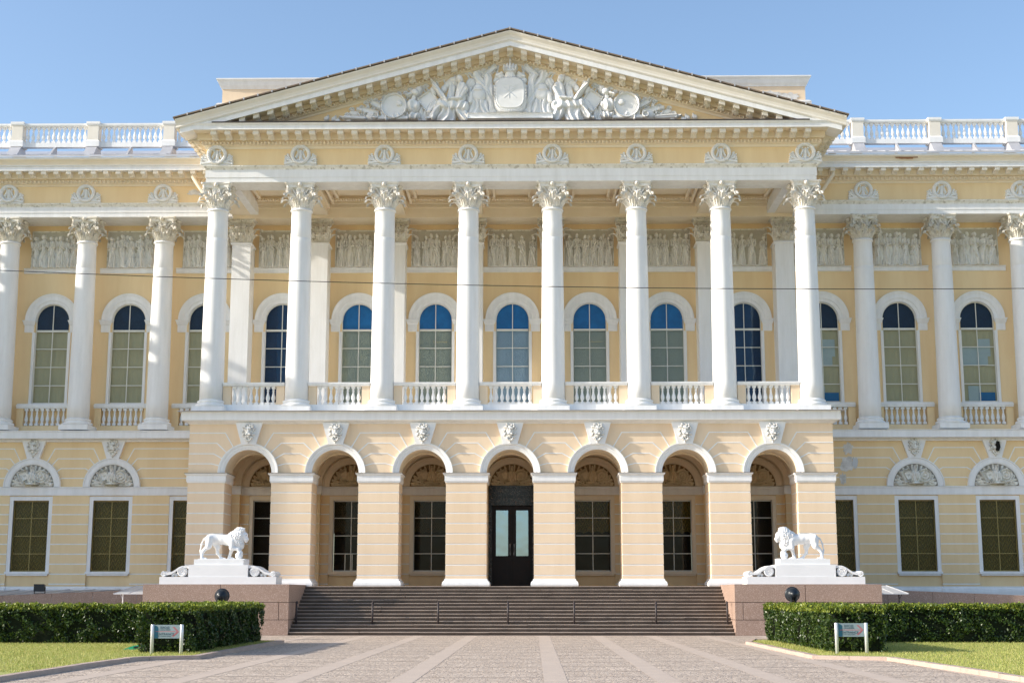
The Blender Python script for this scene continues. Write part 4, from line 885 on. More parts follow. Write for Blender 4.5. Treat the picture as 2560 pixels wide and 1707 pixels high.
# --- wing entablature
for s in (-1, 1):
    pa = [(-XE, 70.7), (-14.4, 70.7)] if s < 0 else [(14.4, 70.7), (XE, 70.7)]
    z = -.17
    e = MB(); e.sweep(pa, [(-1.85, 20.98+z), (0, 20.98+z), (0, 21.20+z), (.025, 21.205+z), (.025, 21.50+z), (-1.85, 21.50+z)]); obj('architrave', e, 'white', P_)
    e = MB(); e.sweep(pa, [(-.2, 21.50+z), (.03, 21.50+z), (.05, 21.56+z), (.11, 21.62+z), (.14, 21.65+z), (.14, 21.69+z), (-.2, 21.71+z)]); obj('architrave_moulding', e, 'weathered', P_)
    e = MB(); e.sweep(pa, [(-1.2, 21.5), (0, 21.5), (0, 22.5), (-1.2, 22.5)]); obj('frieze', e, 'ochre', P_)
    e = MB(); e.sweep(pa, [(-1.2, 22.42), (.05, 22.42), (.09, 22.50), (.14, 22.52), (.20, 22.54), (.21, 22.545), (.21, 22.73), (.36, 22.74), (.38, 23.10), (-1.2, 23.1)]); xs = sorted((s*15.6, s*30)); eggs(e, xs[0], xs[1], 70.44, lambda x: 22.63, .21); obj('bed_mould', e, 'cream', P_)
    e = MB(); e.sweep(pa, [(.2, 23.08), (.80, 23.08), (.80, 23.04), (.86, 23.04), (.86, 23.24), (.90, 23.26), (.92, 23.29), (.92, 23.32), (-1, 23.32), (-1, 23.08)]); obj('corona', e, 'white', P_)
    e = MB(); e.sweep(pa, [(.5, 23.31), (.925, 23.315), (.93, 23.37), (.98, 23.48), (1.05, 23.56), (1.05, 23.60), (.5, 23.61)]); obj('sima', e, 'cream', P_)
    e = MB(); e.sweep(pa, [(.4, 23.60), (1.07, 23.60), (1.08, 23.68), (.4, 23.70)]); obj('cornice_edge', e, 'white', P_)
    e = MB(); x0, x1 = pa[0][0], pa[1][0]
    e.add([(x0, 69.58, 23.69), (x1, 69.58, 23.69), (x1, 69.58, 23.80), (x0, 69.58, 23.80), (x0, 72.0, 24.50), (x1, 72.0, 24.50), (x0, 74.3, 25.50), (x1, 74.3, 25.50)], [(0, 1, 2, 3), (3, 2, 5, 4), (4, 5, 7, 6)])
    n = int((x1-x0)/.65)
    for i in range(n+1):
        x = x0+(x1-x0)*i/n; e.add([(x-.015, 69.6, 23.80), (x+.015, 69.6, 23.80), (x+.015, 72, 24.55), (x-.015, 72, 24.55), (x-.015, 69.6, 23.84), (x+.015, 69.6, 23.84), (x+.015, 72, 24.59), (x-.015, 72, 24.59)], [(0, 1, 5, 4), (4, 5, 6, 7), (1, 2, 6, 5), (3, 0, 4, 7)])
    obj('metal_roof', e, 'tin', P_)
    for k in range(24, 45): x = s*(.33+k*.64); mod_copy(ms, lambda a, b, c: (x+a*.9, 70.34+b*.70, c*.85+23.07))
    # roof balustrade
    q = MB(); xa, xb = (-XE, -15.0) if s < 0 else (15.0, XE)
    q.box(xa, xb, 71.36, 71.64, 24.78, 25.02); q.sweep([(xa, 71.36), (xb, 71.36)], [(0, 25.90), (.03, 25.92), (.05, 25.97), (.05, 26.06), (-.33, 26.06), (-.33, 25.97), (-.28, 25.90)])
    br = obj('roof_balustrade', q, 'white', P_)
    for cx in range(18, 42, 4):
        x = s*cx; q = MB(); q.box(x-.29, x+.29, 71.22, 71.78, 25.1, 25.95); obj('pedestal', q, 'pale', br)
        q = MB(); q.sweep([(x-.29, 71.78), (x-.29, 71.22), (x+.29, 71.22), (x+.29, 71.78)], [(-.1, 25.92), (.03, 25.93), (.06, 26.0), (.06, 26.12), (-.29, 26.14), (-.29, 25.92)]); obj('pedestal_cap', q, 'white', br); q = MB()
        q.box(x-.36, x+.36, 71.15, 71.85, 24.76, 25.04); q.hexa([(x-.36, 71.15, 25.04), (x+.36, 71.15, 25.04), (x+.36, 71.85, 25.04), (x-.36, 71.85, 25.04), (x-.30, 71.21, 25.12), (x+.30, 71.21, 25.12), (x+.30, 71.79, 25.12), (x-.30, 71.79, 25.12)])
        obj('pedestal_base', q, 'white', br)
        q = MB(); q.hexa([(x-.30, 70.5, 24.05), (x+.30, 70.5, 24.05), (x+.30, 71.9, 24.4), (x-.30, 71.9, 24.4), (x-.27, 71.2, 24.76), (x+.27, 71.2, 24.76), (x+.27, 71.8, 24.76), (x-.27, 71.8, 24.76)]); obj('roof_bracket', q, 'tin', br); q = MB()
        q.hexa([(x+s*2-.05, 70.5, 24.05), (x+s*2+.05, 70.5, 24.05), (x+s*2+.05, 71.6, 24.3), (x+s*2-.05, 71.6, 24.3), (x+s*2-.05, 71.35, 24.78), (x+s*2+.05, 71.35, 24.78), (x+s*2+.05, 71.55, 24.78), (x+s*2-.05, 71.55, 24.78)]); obj('roof_bracket', q, 'tin', br)
        for i in range(12): bal_copy(stuff, x+s*(.50+i*.273), 71.5, 25.02, 1.01)
    for i in range(9): bal_copy(stuff, s*(17.5-i*.273), 71.5, 25.02, 1.01)
obj('baluster_rows', stuff, 'white', P_, False, kind='stuff')
obj('modillion_rows', ms, 'pale', P_, False, kind='stuff')
wr = wreath_mesh()
for x in range(-14, 15, 4): link('wreath_medallion', wr, P_, (x, EY+.01, 21.80))
for x in (-30, -26, -22, -18, 18, 22, 26, 30): link('wreath_medallion', wr, P_, (x, 70.71, 21.54))
# attic behind the pediment
e = MB(); e.box(-15.9, 15.9, 74, 84, 24.5, 28.9); e.box(-16.05, 16.05, 73.85, 84, 24.5, 28.05); at = obj('attic', e, 'peach', P_)
e = MB(); e.sweep([(-15.9, 84), (-15.9, 74), (15.9, 74), (15.9, 84)], [(-.3, 28.88), (.04, 28.88), (.06, 28.94), (.14, 29.05), (.22, 29.25), (.30, 29.36), (.30, 29.42), (-.3, 29.44)]); obj('attic_cornice', e, 'white', at)
e = MB(); e.sweep([(-16.05, 84), (-16.05, 73.85), (16.05, 73.85), (16.05, 84)], [(-.1, 27.3), (.12, 27.3), (.12, 27.95), (.05, 28.04), (-.1, 28.07)]); obj('attic_base', e, 'bare', at)
# drainpipes
for s in (-1, 1):
    q = MB(); q.tube([(s*16.40, 70.2, 23.75), (s*16.40, 70.05, 23.4), (s*16.38, 70.05, 22.75), (s*15.6, 70.3, 21.6), (s*14.95, 70.5, 20.7)], .095, 10); q.lathe([(.10, -.1), (.13, 0), (.2, .12), (.22, .16)], 12, s*16.40, 70.2, 23.75)
    obj('drainpipe', q, 'cream', P_, True)
# patches of lost plaster
def blot(name, cx, cz, w, h, y, mat, seed, dz=.006):
    random.seed(seed); n = 26; pts = []
    for i in range(n):
        a = 2*math.pi*i/n; rr = 1+random.uniform(-.28, .22); pts.append((cx+w/2*rr*math.cos(a), cz+h/2*rr*math.sin(a)))
    q = MB(); q.prism(pts, y-dz, y+.001); obj(name, q, mat, P_)
blot('plaster_patch', 16.75, 8.85, .50, .60, G+.088, 'bare', 1); blot('plaster_patch', 16.70, 8.05, .72, .78, G+.088, 'bare', 2); blot('plaster_patch', 17.06, 8.12, .3, .55, G+.078, 'tin', 5); blot('plaster_patch', 16.45, 7.35, .36, .55, G+.088, 'bare', 3)
blot('plaster_patch', -16.4, 22.1, .75, .28, 70.69, 'bare', 4); blot('brick_patch', 20.0, 23.50, 1.1, .16, 69.70, 'brick', 6, .02)
blot('plaster_patch', 13.9, 28.45, 1.6, .35, 73.98, 'bare', 8); blot('plaster_patch', 15.0, 28.3, 1.2, .45, 73.98, 'bare', 9)

# ------------------------------------------------------------------ side wing of the courtyard, outside the picture on the left
sw = thing('side_wing', 'plain ochre courtyard wing with roof balustrade, standing left of the palace', 'building', (-50, 75, 0))
q = MB(); q.box(-62, -41.8, 58.6, 95, 0, 23.4); obj('wall', q, 'ochre', sw)
q = MB(); q.sweep([(-41.8, 58.6), (-41.8, 95)], [(-1, 23.4), (.5, 23.4), (.6, 23.9), (-1, 24.3)]); obj('cornice', q, 'white', sw)
q = MB(); q.box(-42.4, -41.9, 58.8, 95, 24.8, 25.2); q.box(-42.4, -41.9, 58.8, 95, 25.9, 26.1)
for i in range(9): q.box(-42.5, -41.8, 58.7+i*4, 59.3+i*4, 24.0, 26.2)
obj('parapet', q, 'white', sw)
q = MB()
for i in range(125): bal_copy(q, -42.15, 59.6+i*.28, 25.1, .95)
obj('baluster_rows', q, 'white', sw, kind='stuff')

# ------------------------------------------------------------------ ground
def struct(name, mb, mat, smooth=False): o = obj(name, mb, mat, None, smooth); o['kind'] = 'structure'; return o
q = MB(); q.add([(-500, -300, 0), (500, -300, 0), (500, 700, 0), (-500, 700, 0)], [(0, 1, 2, 3)]); struct('paving', q, 'paving')
q = MB(); z = .004; xs = [-10.3, -8.05, -5.85, -3.65, -1.48, 1.48, 3.65, 5.85, 8.05, 10.3]
for x in xs: q.add([(x-.23, -5, z), (x+.23, -5, z), (x+.23, 59.4, z), (x-.23, 59.4, z)], [(0, 1, 2, 3)])
q.add([(-40, 59.4, z), (40, 59.4, z), (40, 60.2, z), (-40, 60.2, z)], [(0, 1, 2, 3)])
edges = [-10.07]+[v for x in xs[1:-1] for v in (x-.23, x+.23)]+[10.07]
bays = [(-7.82, -6.08), (-5.62, -3.88), (-3.42, -1.71), (-1.25, 1.25), (1.71, 3.42), (3.88, 5.62), (6.08, 7.82), (8.28, 10.07), (-10.07, -8.28)]
for i, (a, b) in enumerate(bays):
    y = 8+(i % 3)*.35
    while y < 59:
        q.add([(a, y, z), (b, y, z), (b, y+.10, z), (a, y+.10, z)], [(0, 1, 2, 3)]); y += 2.15
struct('paving_slabs', q, 'slab')
# lawns
q = MB(); zl = .07
q.add([(x, y, zl) for x, y in ((-60, -5), (-9.75, -5), (-9.45, 29), (-9.3, 36.4), (-8.95, 37.2), (-7.85, 37.9), (-7.9, 51.0), (-60, 51.0))], [tuple(range(8))]); struct('lawn', q, 'lawn')
q = MB(); q.add([(x, y, zl) for x, y in ((60, -5), (60, 52.5), (9.0, 52.5), (8.5, 49.7), (8.55, 38.4), (10.2, 37.5), (10.6, 28.2), (11.2, -5))], [tuple(range(8))]); struct('lawn', q, 'lawn')
def kerb(path, name='kerb', w=.20, h=.10):
    q = MB(); path = [Vector(p) for p in path]; tot = []
    for a, b in zip(path[:-1], path[1:]):
        L = (b-a).length; n = max(1, round(L/1.15)); d = (b-a)/L; nn = Vector((-d.y, d.x))
        for i in range(n):
            p = a+(b-a)*(i/n)+d*.006; r_ = a+(b-a)*((i+1)/n)-d*.006; hh = h+random.uniform(-.006, .006)
            c = [p, r_, r_+nn*w, p+nn*w]; q.hexa([(v.x, v.y, -.02) for v in c]+[(v.x, v.y, hh-.0) for v in c])
    struct(name, q, 'kerb')
random.seed(2)
kerb([(-9.55, -5), (-9.25, 29), (-9.10, 36.4), (-8.78, 37.1), (-7.65, 37.75), (-7.70, 50.9), (-60, 51.2)])
kerb([(60, 52.7), (8.9, 52.7), (8.28, 49.7), (8.35, 38.2), (10.05, 37.3), (10.40, 28.2), (11.0, -5)])
# grass blades
def grass(name, rx, ry, n, excl, seed, label):
    rng = np.random.default_rng(seed); X = rng.uniform(*rx, n); Y = rng.uniform(*ry, n); keep = excl(X, Y); X, Y = X[keep], Y[keep]; n = len(X)
    a = rng.uniform(0, 6.28, n); h = rng.uniform(.03, .075, n); l = rng.uniform(-.03, .03, (n, 2)); w = .007
    V = np.zeros((n, 3, 3)); V[:, 0] = np.stack([X-w*np.cos(a), Y-w*np.sin(a), np.full(n, zl-.005)], 1); V[:, 1] = np.stack([X+w*np.cos(a), Y+w*np.sin(a), np.full(n, zl-.005)], 1); V[:, 2] = np.stack([X+l[:, 0], Y+l[:, 1], zl+h], 1)
    o = link(name, nphm(V.reshape(-1, 3), np.arange(3*n).reshape(n, 3), name, 'blade', False)); o['kind'] = 'stuff'; o['label'] = label; o['category'] = 'grass'
grass('grass', (-17, -7.95), (30, 50.5), 70000, lambda x, y: (x < -9.5) | ((y > 38.1) & (x < -7.95)), 4, 'short dry green grass of the left lawn')
grass('grass', (8.6, 18), (27, 50.5), 70000, lambda x, y: (x > 10.75-(y-27)*.03) | ((y > 38.6)), 5, 'short bright green grass of the right lawn')

# ------------------------------------------------------------------ stairs and granite
st = thing('granite_staircase', 'wide flight of brown granite steps rising to the porch', 'stairs', (0, 60.3, 0))
random.seed(4); SX0, SX1 = -9.16, 9.40
for i in range(14):
    q = MB(); x = SX0; z0 = i*2.05/14; z1 = (i+1)*2.05/14; y0 = 60.3+i*.325
    while x < SX1-.3:
        L = random.uniform(1.2, 2.6); xe = min(x+L, SX1); 
        if SX1-xe < .6: xe = SX1
        j = random.uniform(-.012, .012); k = random.uniform(-.006, .004)
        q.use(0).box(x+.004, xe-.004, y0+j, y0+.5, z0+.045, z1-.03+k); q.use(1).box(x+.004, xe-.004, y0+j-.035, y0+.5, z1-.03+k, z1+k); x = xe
    q.use(0).box(SX0, SX1, y0+.03, y0+.5, z0-.02, z1-.02); obj('step', q, ['step', 'tread'], st)
def granite(name, label, x0, x1, y0, y1, seams):
    t = thing(name, label, 'granite block', ((x0+x1)/2, y0, 0)); q = MB(); g = .012
    inner = MB(); inner.box(x0+.02, x1-.02, y0+.02, y1-.02, 0, 2.08); obj('core', inner, 'joint', t)
    for (za, zb), cuts in seams:
        xs_ = [x0]+cuts+[x1]
        for a, b in zip(xs_[:-1], xs_[1:]): q.box(a+(g if a != x0 else 0), b-(g if b != x1 else 0), y0, y1, za+g, zb-g if zb < 2 else zb)
    obj('granite_courses', q, 'granite', t)
granite('stair_block', 'pink granite block beside the steps under the left lion', -15.29, -9.17, 60.2, 66.4, [((0, .64), [-12.6]), ((.64, 1.36), [-13.9, -11.4, -9.58]), ((1.36, 2.1), [-12.05])])
granite('stair_block', 'pink granite block beside the steps under the right lion', 9.42, 15.52, 60.2, 66.4, [((0, .64), [12.7]), ((.64, 1.36), [9.75, 11.8, 14.2]), ((1.36, 2.1), [12.35])])
for s, lab in ((-1, 'sloping pink granite ramp wall left of the steps, in shade'), (1, 'sloping pink granite ramp wall right of the steps, in sun')):
    t = thing('ramp_wall', lab, 'wall', (s*20, 67, 0)); q = MB(); xs_ = [15.3, 17.35, 19.4, 21.3, 23.6, 26.2, 29, 33, 38, 41.7]
    f = lambda x: 1.905-.0405*(x-17.1) if x > 17.1 else 1.93
    for a, b in zip(xs_[:-1], xs_[1:]):
        a_, b_ = a+.008, b-.008; p = [(s*a_, 66.7, 0), (s*b_, 66.7, 0), (s*b_, 67.05, 0), (s*a_, 67.05, 0), (s*a_, 66.7, f(a)), (s*b_, 66.7, f(b)), (s*b_, 67.05, f(b)), (s*a_, 67.05, f(a))]
        q.hexa(p)
    obj('granite_courses', q, 'granite', t)
    q = MB(); p = [(s*15.2, 66.72, 0), (s*41.7, 66.72, 0), (s*41.7, 70.95, 0), (s*15.2, 70.95, 0), (s*15.2, 66.72, 1.8), (s*41.7, 66.72, .72), (s*41.7, 70.95, .72), (s*15.2, 70.95, 1.8)]; q.hexa(p)
    obj('ramp', q, 'tin' if s < 0 else 'joint', t)
# metal sheet apron seen above the left ramp wall
t = thing('metal_apron', 'low seamed sheet metal cover along the foot of the left facade', 'metal cover', (-22, 68, 0)); q = MB()
q.add([(-41, 67.1, 1.02), (-17.3, 67.1, 1.88), (-17.3, 70.7, 1.93), (-41, 70.7, 1.82)], [(0, 1, 2, 3)])
for i in range(18): x = -18-i*1.25; zz = 1.88-(-17.3-x)*.0363; q.tube([(x-.6, 67.1, zz-.02), (x, 70.7, 1.93)], .02, 4)
obj('sheet', q, 'tin', t)

# ------------------------------------------------------------------ pedestals and lions
def pedestal(cx, w0, label, s):
    t = thing('lion_pedestal', label, 'pedestal', (cx, 61.7, 2.1), 'marble pedestals of the two lions'); y0, y1 = 61.1, 62.5; q = MB(); h = w0/2
    q.box(cx-h, cx+h, y0, y1, 2.1, 2.42); q.box(cx-1.27, cx+1.27, y0+.02, y1-.02, 2.42, 2.92); obj('block', q, 'marble', t)
    q = MB(); q.box(cx-1.06, cx+1.06, y0+.08, y1-.08, 2.92, 3.16); obj('plinth', q, 'marble', t)
    for sd in (-1, 1):
        q = MB(); X = lambda u: cx+sd*(1.27+u)
        # console: S-shaped band with a large and a small spiral
        Wc = h-1.27-.05; top = [(0, .44), (.12, .47), (.26, .46), (.40, .40), (.55, .29), (.70, .19), (.85, .16), (.98, .20)]
        top = [(a*Wc/1.1, b) for a, b in top]
        pts = [(X(a), 2.42+b) for a, b in top]+[(X(a), 2.42+b-.09) for a, b in reversed(top)]
        if sd < 0: pts = pts[::-1]
        q.prism(pts, y0+.05, y1-.05)
        def spiral(u, v, r_, y_):
            c = []; 
            for i in range(40): tt = i/39; a = math.pi/2+sd*tt*2.4*2*math.pi*-1; rr = r_*(1-.85*tt); c.append((X(u)+rr*math.cos(a), y_, 2.42+v+rr*math.sin(a)))
            q.tube(c, .024, 5, .014)
        for u, v, r_ in ((.26*Wc/1.1, .22, .21), (1.0*Wc/1.1, .12, .115)):
            p = [(X(u)+r_*math.cos(2*math.pi*i/20), 2.42+v+r_*math.sin(2*math.pi*i/20)) for i in range(20)]; q.prism(p, y0+.07, y1-.07); spiral(u, v, r_*.93, y0+.06)
            q.ball((X(u), y0+.06, 2.42+v), .03, 6, 4)
        for u, v in ((.52, .08), (.60, .14), (.66, .07)): q.ball((X(u*Wc/1.1), y0+.25, 2.42+v), .075, 7, 5)
        obj('scroll', q, 'marble', t)
    return t
pedestal(-12.37, 4.98, 'white marble pedestal with scrolls carrying the left lion', -1)
pedestal(12.57, 4.98, 'white marble pedestal with scrolls carrying the right lion', 1)
def surfnets(f, lo, hi, h):
    ax = [np.arange(lo[i], hi[i]+h, h) for i in range(3)]; X, Y, Z = np.meshgrid(*ax, indexing='ij'); D = f(X, Y, Z); nx, ny, nz = D.shape
    ins = D < 0; cnt = np.zeros((nx-1, ny-1, nz-1)); acc = np.zeros((nx-1, ny-1, nz-1, 3))
    cs = [(i, j, k) for i in (0, 1) for j in (0, 1) for k in (0, 1)]
    def sub(A, c): return A[c[0]:c[0]+nx-1, c[1]:c[1]+ny-1, c[2]:c[2]+nz-1]
    for a in cs:
        for ax_ in range(3):
            if a[ax_] == 0:
                b = list(a); b[ax_] = 1; da, db = sub(D, a), sub(D, b); m = (da < 0) != (db < 0); t = np.where(m, da/(da-db+1e-12), 0)
                for q in range(3): acc[..., q] += np.where(m, a[q]+(t if q == ax_ else 0), 0)
                cnt += m
    act = cnt > 0; idx = -np.ones(act.shape, int); idx[act] = np.arange(act.sum()); I = np.argwhere(act); V = (I+acc[act]/cnt[act][:, None])*h+np.array(lo); F = []
    for ax_ in range(3):
        o1, o2 = (ax_+1) % 3, (ax_+2) % 3
        sl = [slice(1, -1)]*3; sl[ax_] = slice(0, -1); a = ins[tuple(sl)]; s2 = list(sl); s2[ax_] = slice(1, None); b = ins[tuple(s2)]
        E_ = np.argwhere(a != b); fl = a[tuple(E_.T)]
        e0 = E_.copy(); 
        for q in (o1, o2): e0[:, q] += 1
        def cell(d1, d2):
            c = e0.copy(); c[:, o1] -= d1; c[:, o2] -= d2; return idx[c[:, 0], c[:, 1], c[:, 2]]
        Q = np.stack([cell(1, 1), cell(0, 1), cell(0, 0), cell(1, 0)], 1); Q[~fl] = Q[~fl][:, ::-1]; F.append(Q)
    F = np.concatenate(F); F = F[(F >= 0).all(1)]; return V, F
def smin(a, b, k): h = np.clip(.5+.5*(b-a)/k, 0, 1); return b*(1-h)+a*h-k*h*(1-h)
def capS(X, Y, Z, a, b, r0, r1):
    a, b = np.array(a), np.array(b); d = b-a; L = d@d; t = np.clip(((X-a[0])*d[0]+(Y-a[1])*d[1]+(Z-a[2])*d[2])/L, 0, 1)
    return np.sqrt((X-a[0]-t*d[0])**2+(Y-a[1]-t*d[1])**2+(Z-a[2]-t*d[2])**2)-(r0+(r1-r0)*t)
def ellS(X, Y, Z, c, r): q = np.sqrt(((X-c[0])/r[0])**2+((Y-c[1])/r[1])**2+((Z-c[2])/r[2])**2); return (q-1)*min(r)
def lion_body(X, Y, Z):
    D = capS(X, Y, Z, (.48, 0, .90), (.95, 0, .86), .215, .20)
    ops = [((.95, 0, .86), (1.36, 0, .82), .20, .27), ((1.36, 0, .84), (1.62, 0, .98), .26, .22),
        # near hind leg
        ((.42, -.12, .86), (.40, -.17, .58), .20, .135), ((.40, -.17, .58), (.15, -.17, .34), .12, .062), ((.15, -.17, .34), (.12, -.17, .09), .062, .055), ((.12, -.17, .06), (.25, -.17, .05), .065, .05),
        # far hind leg
        ((.55, .12, .86), (.72, .16, .55), .19, .12), ((.72, .16, .55), (.72, .16, .28), .10, .062), ((.72, .16, .28), (.88, .16, .09), .062, .055), ((.88, .16, .06), (1.0, .16, .05), .065, .05),
        # far front leg, standing
        ((1.40, .13, .72), (1.33, .14, .42), .16, .085), ((1.33, .14, .42), (1.24, .14, .10), .078, .062), ((1.24, .14, .06), (1.38, .14, .05), .068, .052),
        # near front leg, paw on the ball
        ((1.42, -.14, .74), (1.40, -.19, .50), .17, .105), ((1.40, -.19, .50), (1.68, -.18, .44), .095, .075), ((1.68, -.18, .44), (1.77, -.18, .32), .072, .065), ((1.70, -.18, .37), (1.83, -.18, .30), .06, .055),
        # head
        ((1.70, -.03, 1.06), (1.90, -.07, 1.03), .18, .155), ((1.90, -.08, .99), (2.03, -.12, .86), .125, .085), ((1.92, -.08, .92), (2.00, -.11, .76), .09, .055)]
    for a, b, r0, r1 in ops: D = smin(D, capS(X, Y, Z, a, b, r0, r1), .055)
    # tail
    T = [(.30, 0, 1.0), (.14, -.02, .86), (.05, -.05, .62), (.03, -.08, .38), (.07, -.10, .18), (.14, -.12, .06)]
    for a, b in zip(T[:-1], T[1:]): D = smin(D, capS(X, Y, Z, a, b, .034, .03), .03)
    # brow, eyes, ribs, toes
    for sy in (-1, 1):
        D = smin(D, ellS(X, Y, Z, (2.0, -.09+sy*.085, 1.06), (.06, .04, .025)), .02); D = np.maximum(D, -ellS(X, Y, Z, (2.02, -.09+sy*.09, 1.015), (.035, .03, .022)))
    for c in ((1.82, -.18, .27), (.27, -.17, .05), (1.02, .16, .05), (1.41, .14, .05)):
        for dy in (-.04, 0, .04): D = smin(D, ellS(X, Y, Z, (c[0]+.02, c[1]+dy, c[2]), (.05, .024, .04)), .008)
    D = np.maximum(D, -capS(X, Y, Z, (2.09, -.13, .80), (2.0, -.11, .79), .013, .008))
    D = D+.006*np.sin(X*26+Z*14)*np.clip(1.3-X, 0, 1)
    return D
def lion_mane(X, Y, Z):
    D = ellS(X, Y, Z, (1.66, -.02, 1.03), (.30, .27, .33))
    for c, r_ in (((1.48, 0, .98), (.24, .26, .24)), ((1.62, -.02, .74), (.25, .24, .28)), ((1.74, -.03, .62), (.15, .17, .20)), ((1.78, -.03, 1.20), (.20, .20, .14)), ((1.36, 0, 1.03), (.18, .2, .12))): D = smin(D, ellS(X, Y, Z, c, r_), .07)
    D = np.maximum(D, -(X-1.97+.35*(Z-1.2)*(-1 if 0 else -.2)))if False else D
    D = np.maximum(D, X-(1.90+.0*Z))
    return D+.040*np.sin(X*34+3*np.sin(Z*19+Y*9))*np.sin(Z*30+2.5*np.sin(Y*21+X*8))*np.sin(Y*27+1.2+2*np.sin(X*17))+.014*np.sin(X*70+Z*40)*np.sin(Z*62-Y*50)
Vb, Fb = surfnets(lion_body, (-.12, -.42, -.02), (2.25, .42, 1.5), .019)
Vm, Fm = surfnets(lion_mane, (1.05, -.42, .3), (2.1, .42, 1.5), .017)
def lion(x, y, z, flip, label):
    t = thing('lion_statue', label, 'statue', (x, y, z)); sx = -1 if flip else 1
    def mk(V, F, nm): V = V.copy()-np.array([1.02, 0, 0]); V[:, 0] *= sx; F_ = F[:, ::-1] if flip else F; return nphm(V, F_, nm, 'marble')
    b = link('body', mk(Vb, Fb, 'body'), t, (x, y, z)); link('mane', mk(Vm, Fm, 'mane'), b, (x, y, z))
    q = MB(); q.ball((sx*(1.73-1.02), -.18, .165), .165, 20, 12); o = obj('ball', q, 'marble', t, True, (x, y, z))
    q = MB(); q.prism([(-1.03, 0), (1.03, 0), (1.0, .03), (-1.0, .03)], -.42, .42); obj('ground_slab', q, 'marble', t, False, (x, y, z))
lion(-12.30, 61.78, 3.155, False, 'white marble lion left of the steps, facing right with a paw on a ball')
lion(12.48, 61.78, 3.155, True, 'white marble lion right of the steps, facing left with a paw on a ball')

# ------------------------------------------------------------------ hedges
def hedge(name, label, boxes, n_per, seed):
    t = thing(name, label, 'hedge', ((boxes[0][0]+boxes[0][1])/2, boxes[0][2], 0.07)); rng = np.random.default_rng(seed); V = []; lit_young = []; core = MB()
    for (x0, x1, y0, y1, z0, z1, faces) in boxes:
        core.box(x0+.20, x1-.20, y0+.20, y1-.20, z0, z1-.12)
        for f in faces:
            A = {'f': (x1-x0)*(z1-z0), 'b': (x1-x0)*(z1-z0), 't': (x1-x0)*(y1-y0), 'l': (y1-y0)*(z1-z0), 'r': (y1-y0)*(z1-z0)}[f]
            n = int(A*n_per*(.5 if f == 'b' else 1)); u, v = rng.random(n), rng.random(n)
            p = np.zeros((n, 3)); nr = np.zeros(3)
            if f in 'fb': p[:, 0] = x0+u*(x1-x0); p[:, 2] = z0+v*(z1-z0); p[:, 1] = y0 if f == 'f' else y1; nr[1] = -1 if f == 'f' else 1
            elif f == 't': p[:, 0] = x0+u*(x1-x0); p[:, 1] = y0+v*(y1-y0); p[:, 2] = z1; nr[2] = 1
            else: p[:, 1] = y0+u*(y1-y0); p[:, 2] = z0+v*(z1-z0); p[:, 0] = x0 if f == 'l' else x1; nr[0] = -1 if f == 'l' else 1
            lump = .055*np.sin(p[:, 0]*3.1+p[:, 2]*4+seed)*np.sin(p[:, 1]*2.7+p[:, 2]*3.3)+.035*np.sin(p[:, 0]*9+p[:, 1]*8+p[:, 2]*7)
            hole = np.sin(p[:, 0]*4.3+np.sin(p[:, 2]*5+seed)*1.5)*np.sin(p[:, 2]*5.1+p[:, 0]*1.7+p[:, 1]*3.9)
            if f != 't': kp = (hole < .22) | (rng.random(n) < .10) | (p[:, 2] > z1-.22)
            else: kp = np.ones(n, bool)
            # rounded, slightly under-cut outline
            cz = np.clip((p[:, 2]-(z1-.12))/.12, 0, 1)
            p += nr*(lump-.10*rng.random(n)-(.06*cz if f != 't' else 0)-(.12*np.clip((z0+.45-p[:, 2])/.45, 0, 1) if f != 't' else 0))[:, None]; p[:, 2] += rng.normal(0, .014, n)*(f == 't')
            p = p[kp]; n = len(p); s = rng.uniform(.022, .042, n)[:, None]
            d = rng.normal(size=(n, 3))+nr*.9; d /= np.linalg.norm(d, axis=1)[:, None]; a = np.cross(d, rng.normal(size=(n, 3))); a /= np.linalg.norm(a, axis=1)[:, None]; b = np.cross(d, a)
            lit_young.append((p[:, 2] > z1-.13-.05*rng.random(n)) & (rng.random(n) < .8)); V.append(np.stack([p-a*s*1.35, p-b*s*.75, p+a*s*1.35, p+b*s*.75], 1))
    V = np.concatenate(V); n = len(V); c = np.array(wpos(t)); me = nphm(V.reshape(-1, 3), np.arange(4*n).reshape(n, 4), 'foliage', 'leaf', False); me.materials.append(M['lit_young']); me.polygons.foreach_set('material_index', np.concatenate(lit_young).astype(int)); o = link('foliage', me, t); obj('branches', core, 'leafcore', t)
hedge('clipped_hedge', 'dark green clipped hedge with projecting block left of the steps, its side in shade', [(-34, -9.9, 47.7, 48.9, .05, 1.33, 'ft'), (-9.95, -8.30, 40.0, 50.3, .05, 1.36, 'flrt')], 950, 1)
hedge('clipped_hedge', 'green clipped hedge with sunlit projecting block right of the steps', [(10.85, 34, 48.8, 50.0, .05, 1.32, 'ft'), (9.30, 10.9, 40.5, 52.2, .05, 1.32, 'flrt')], 950, 2)

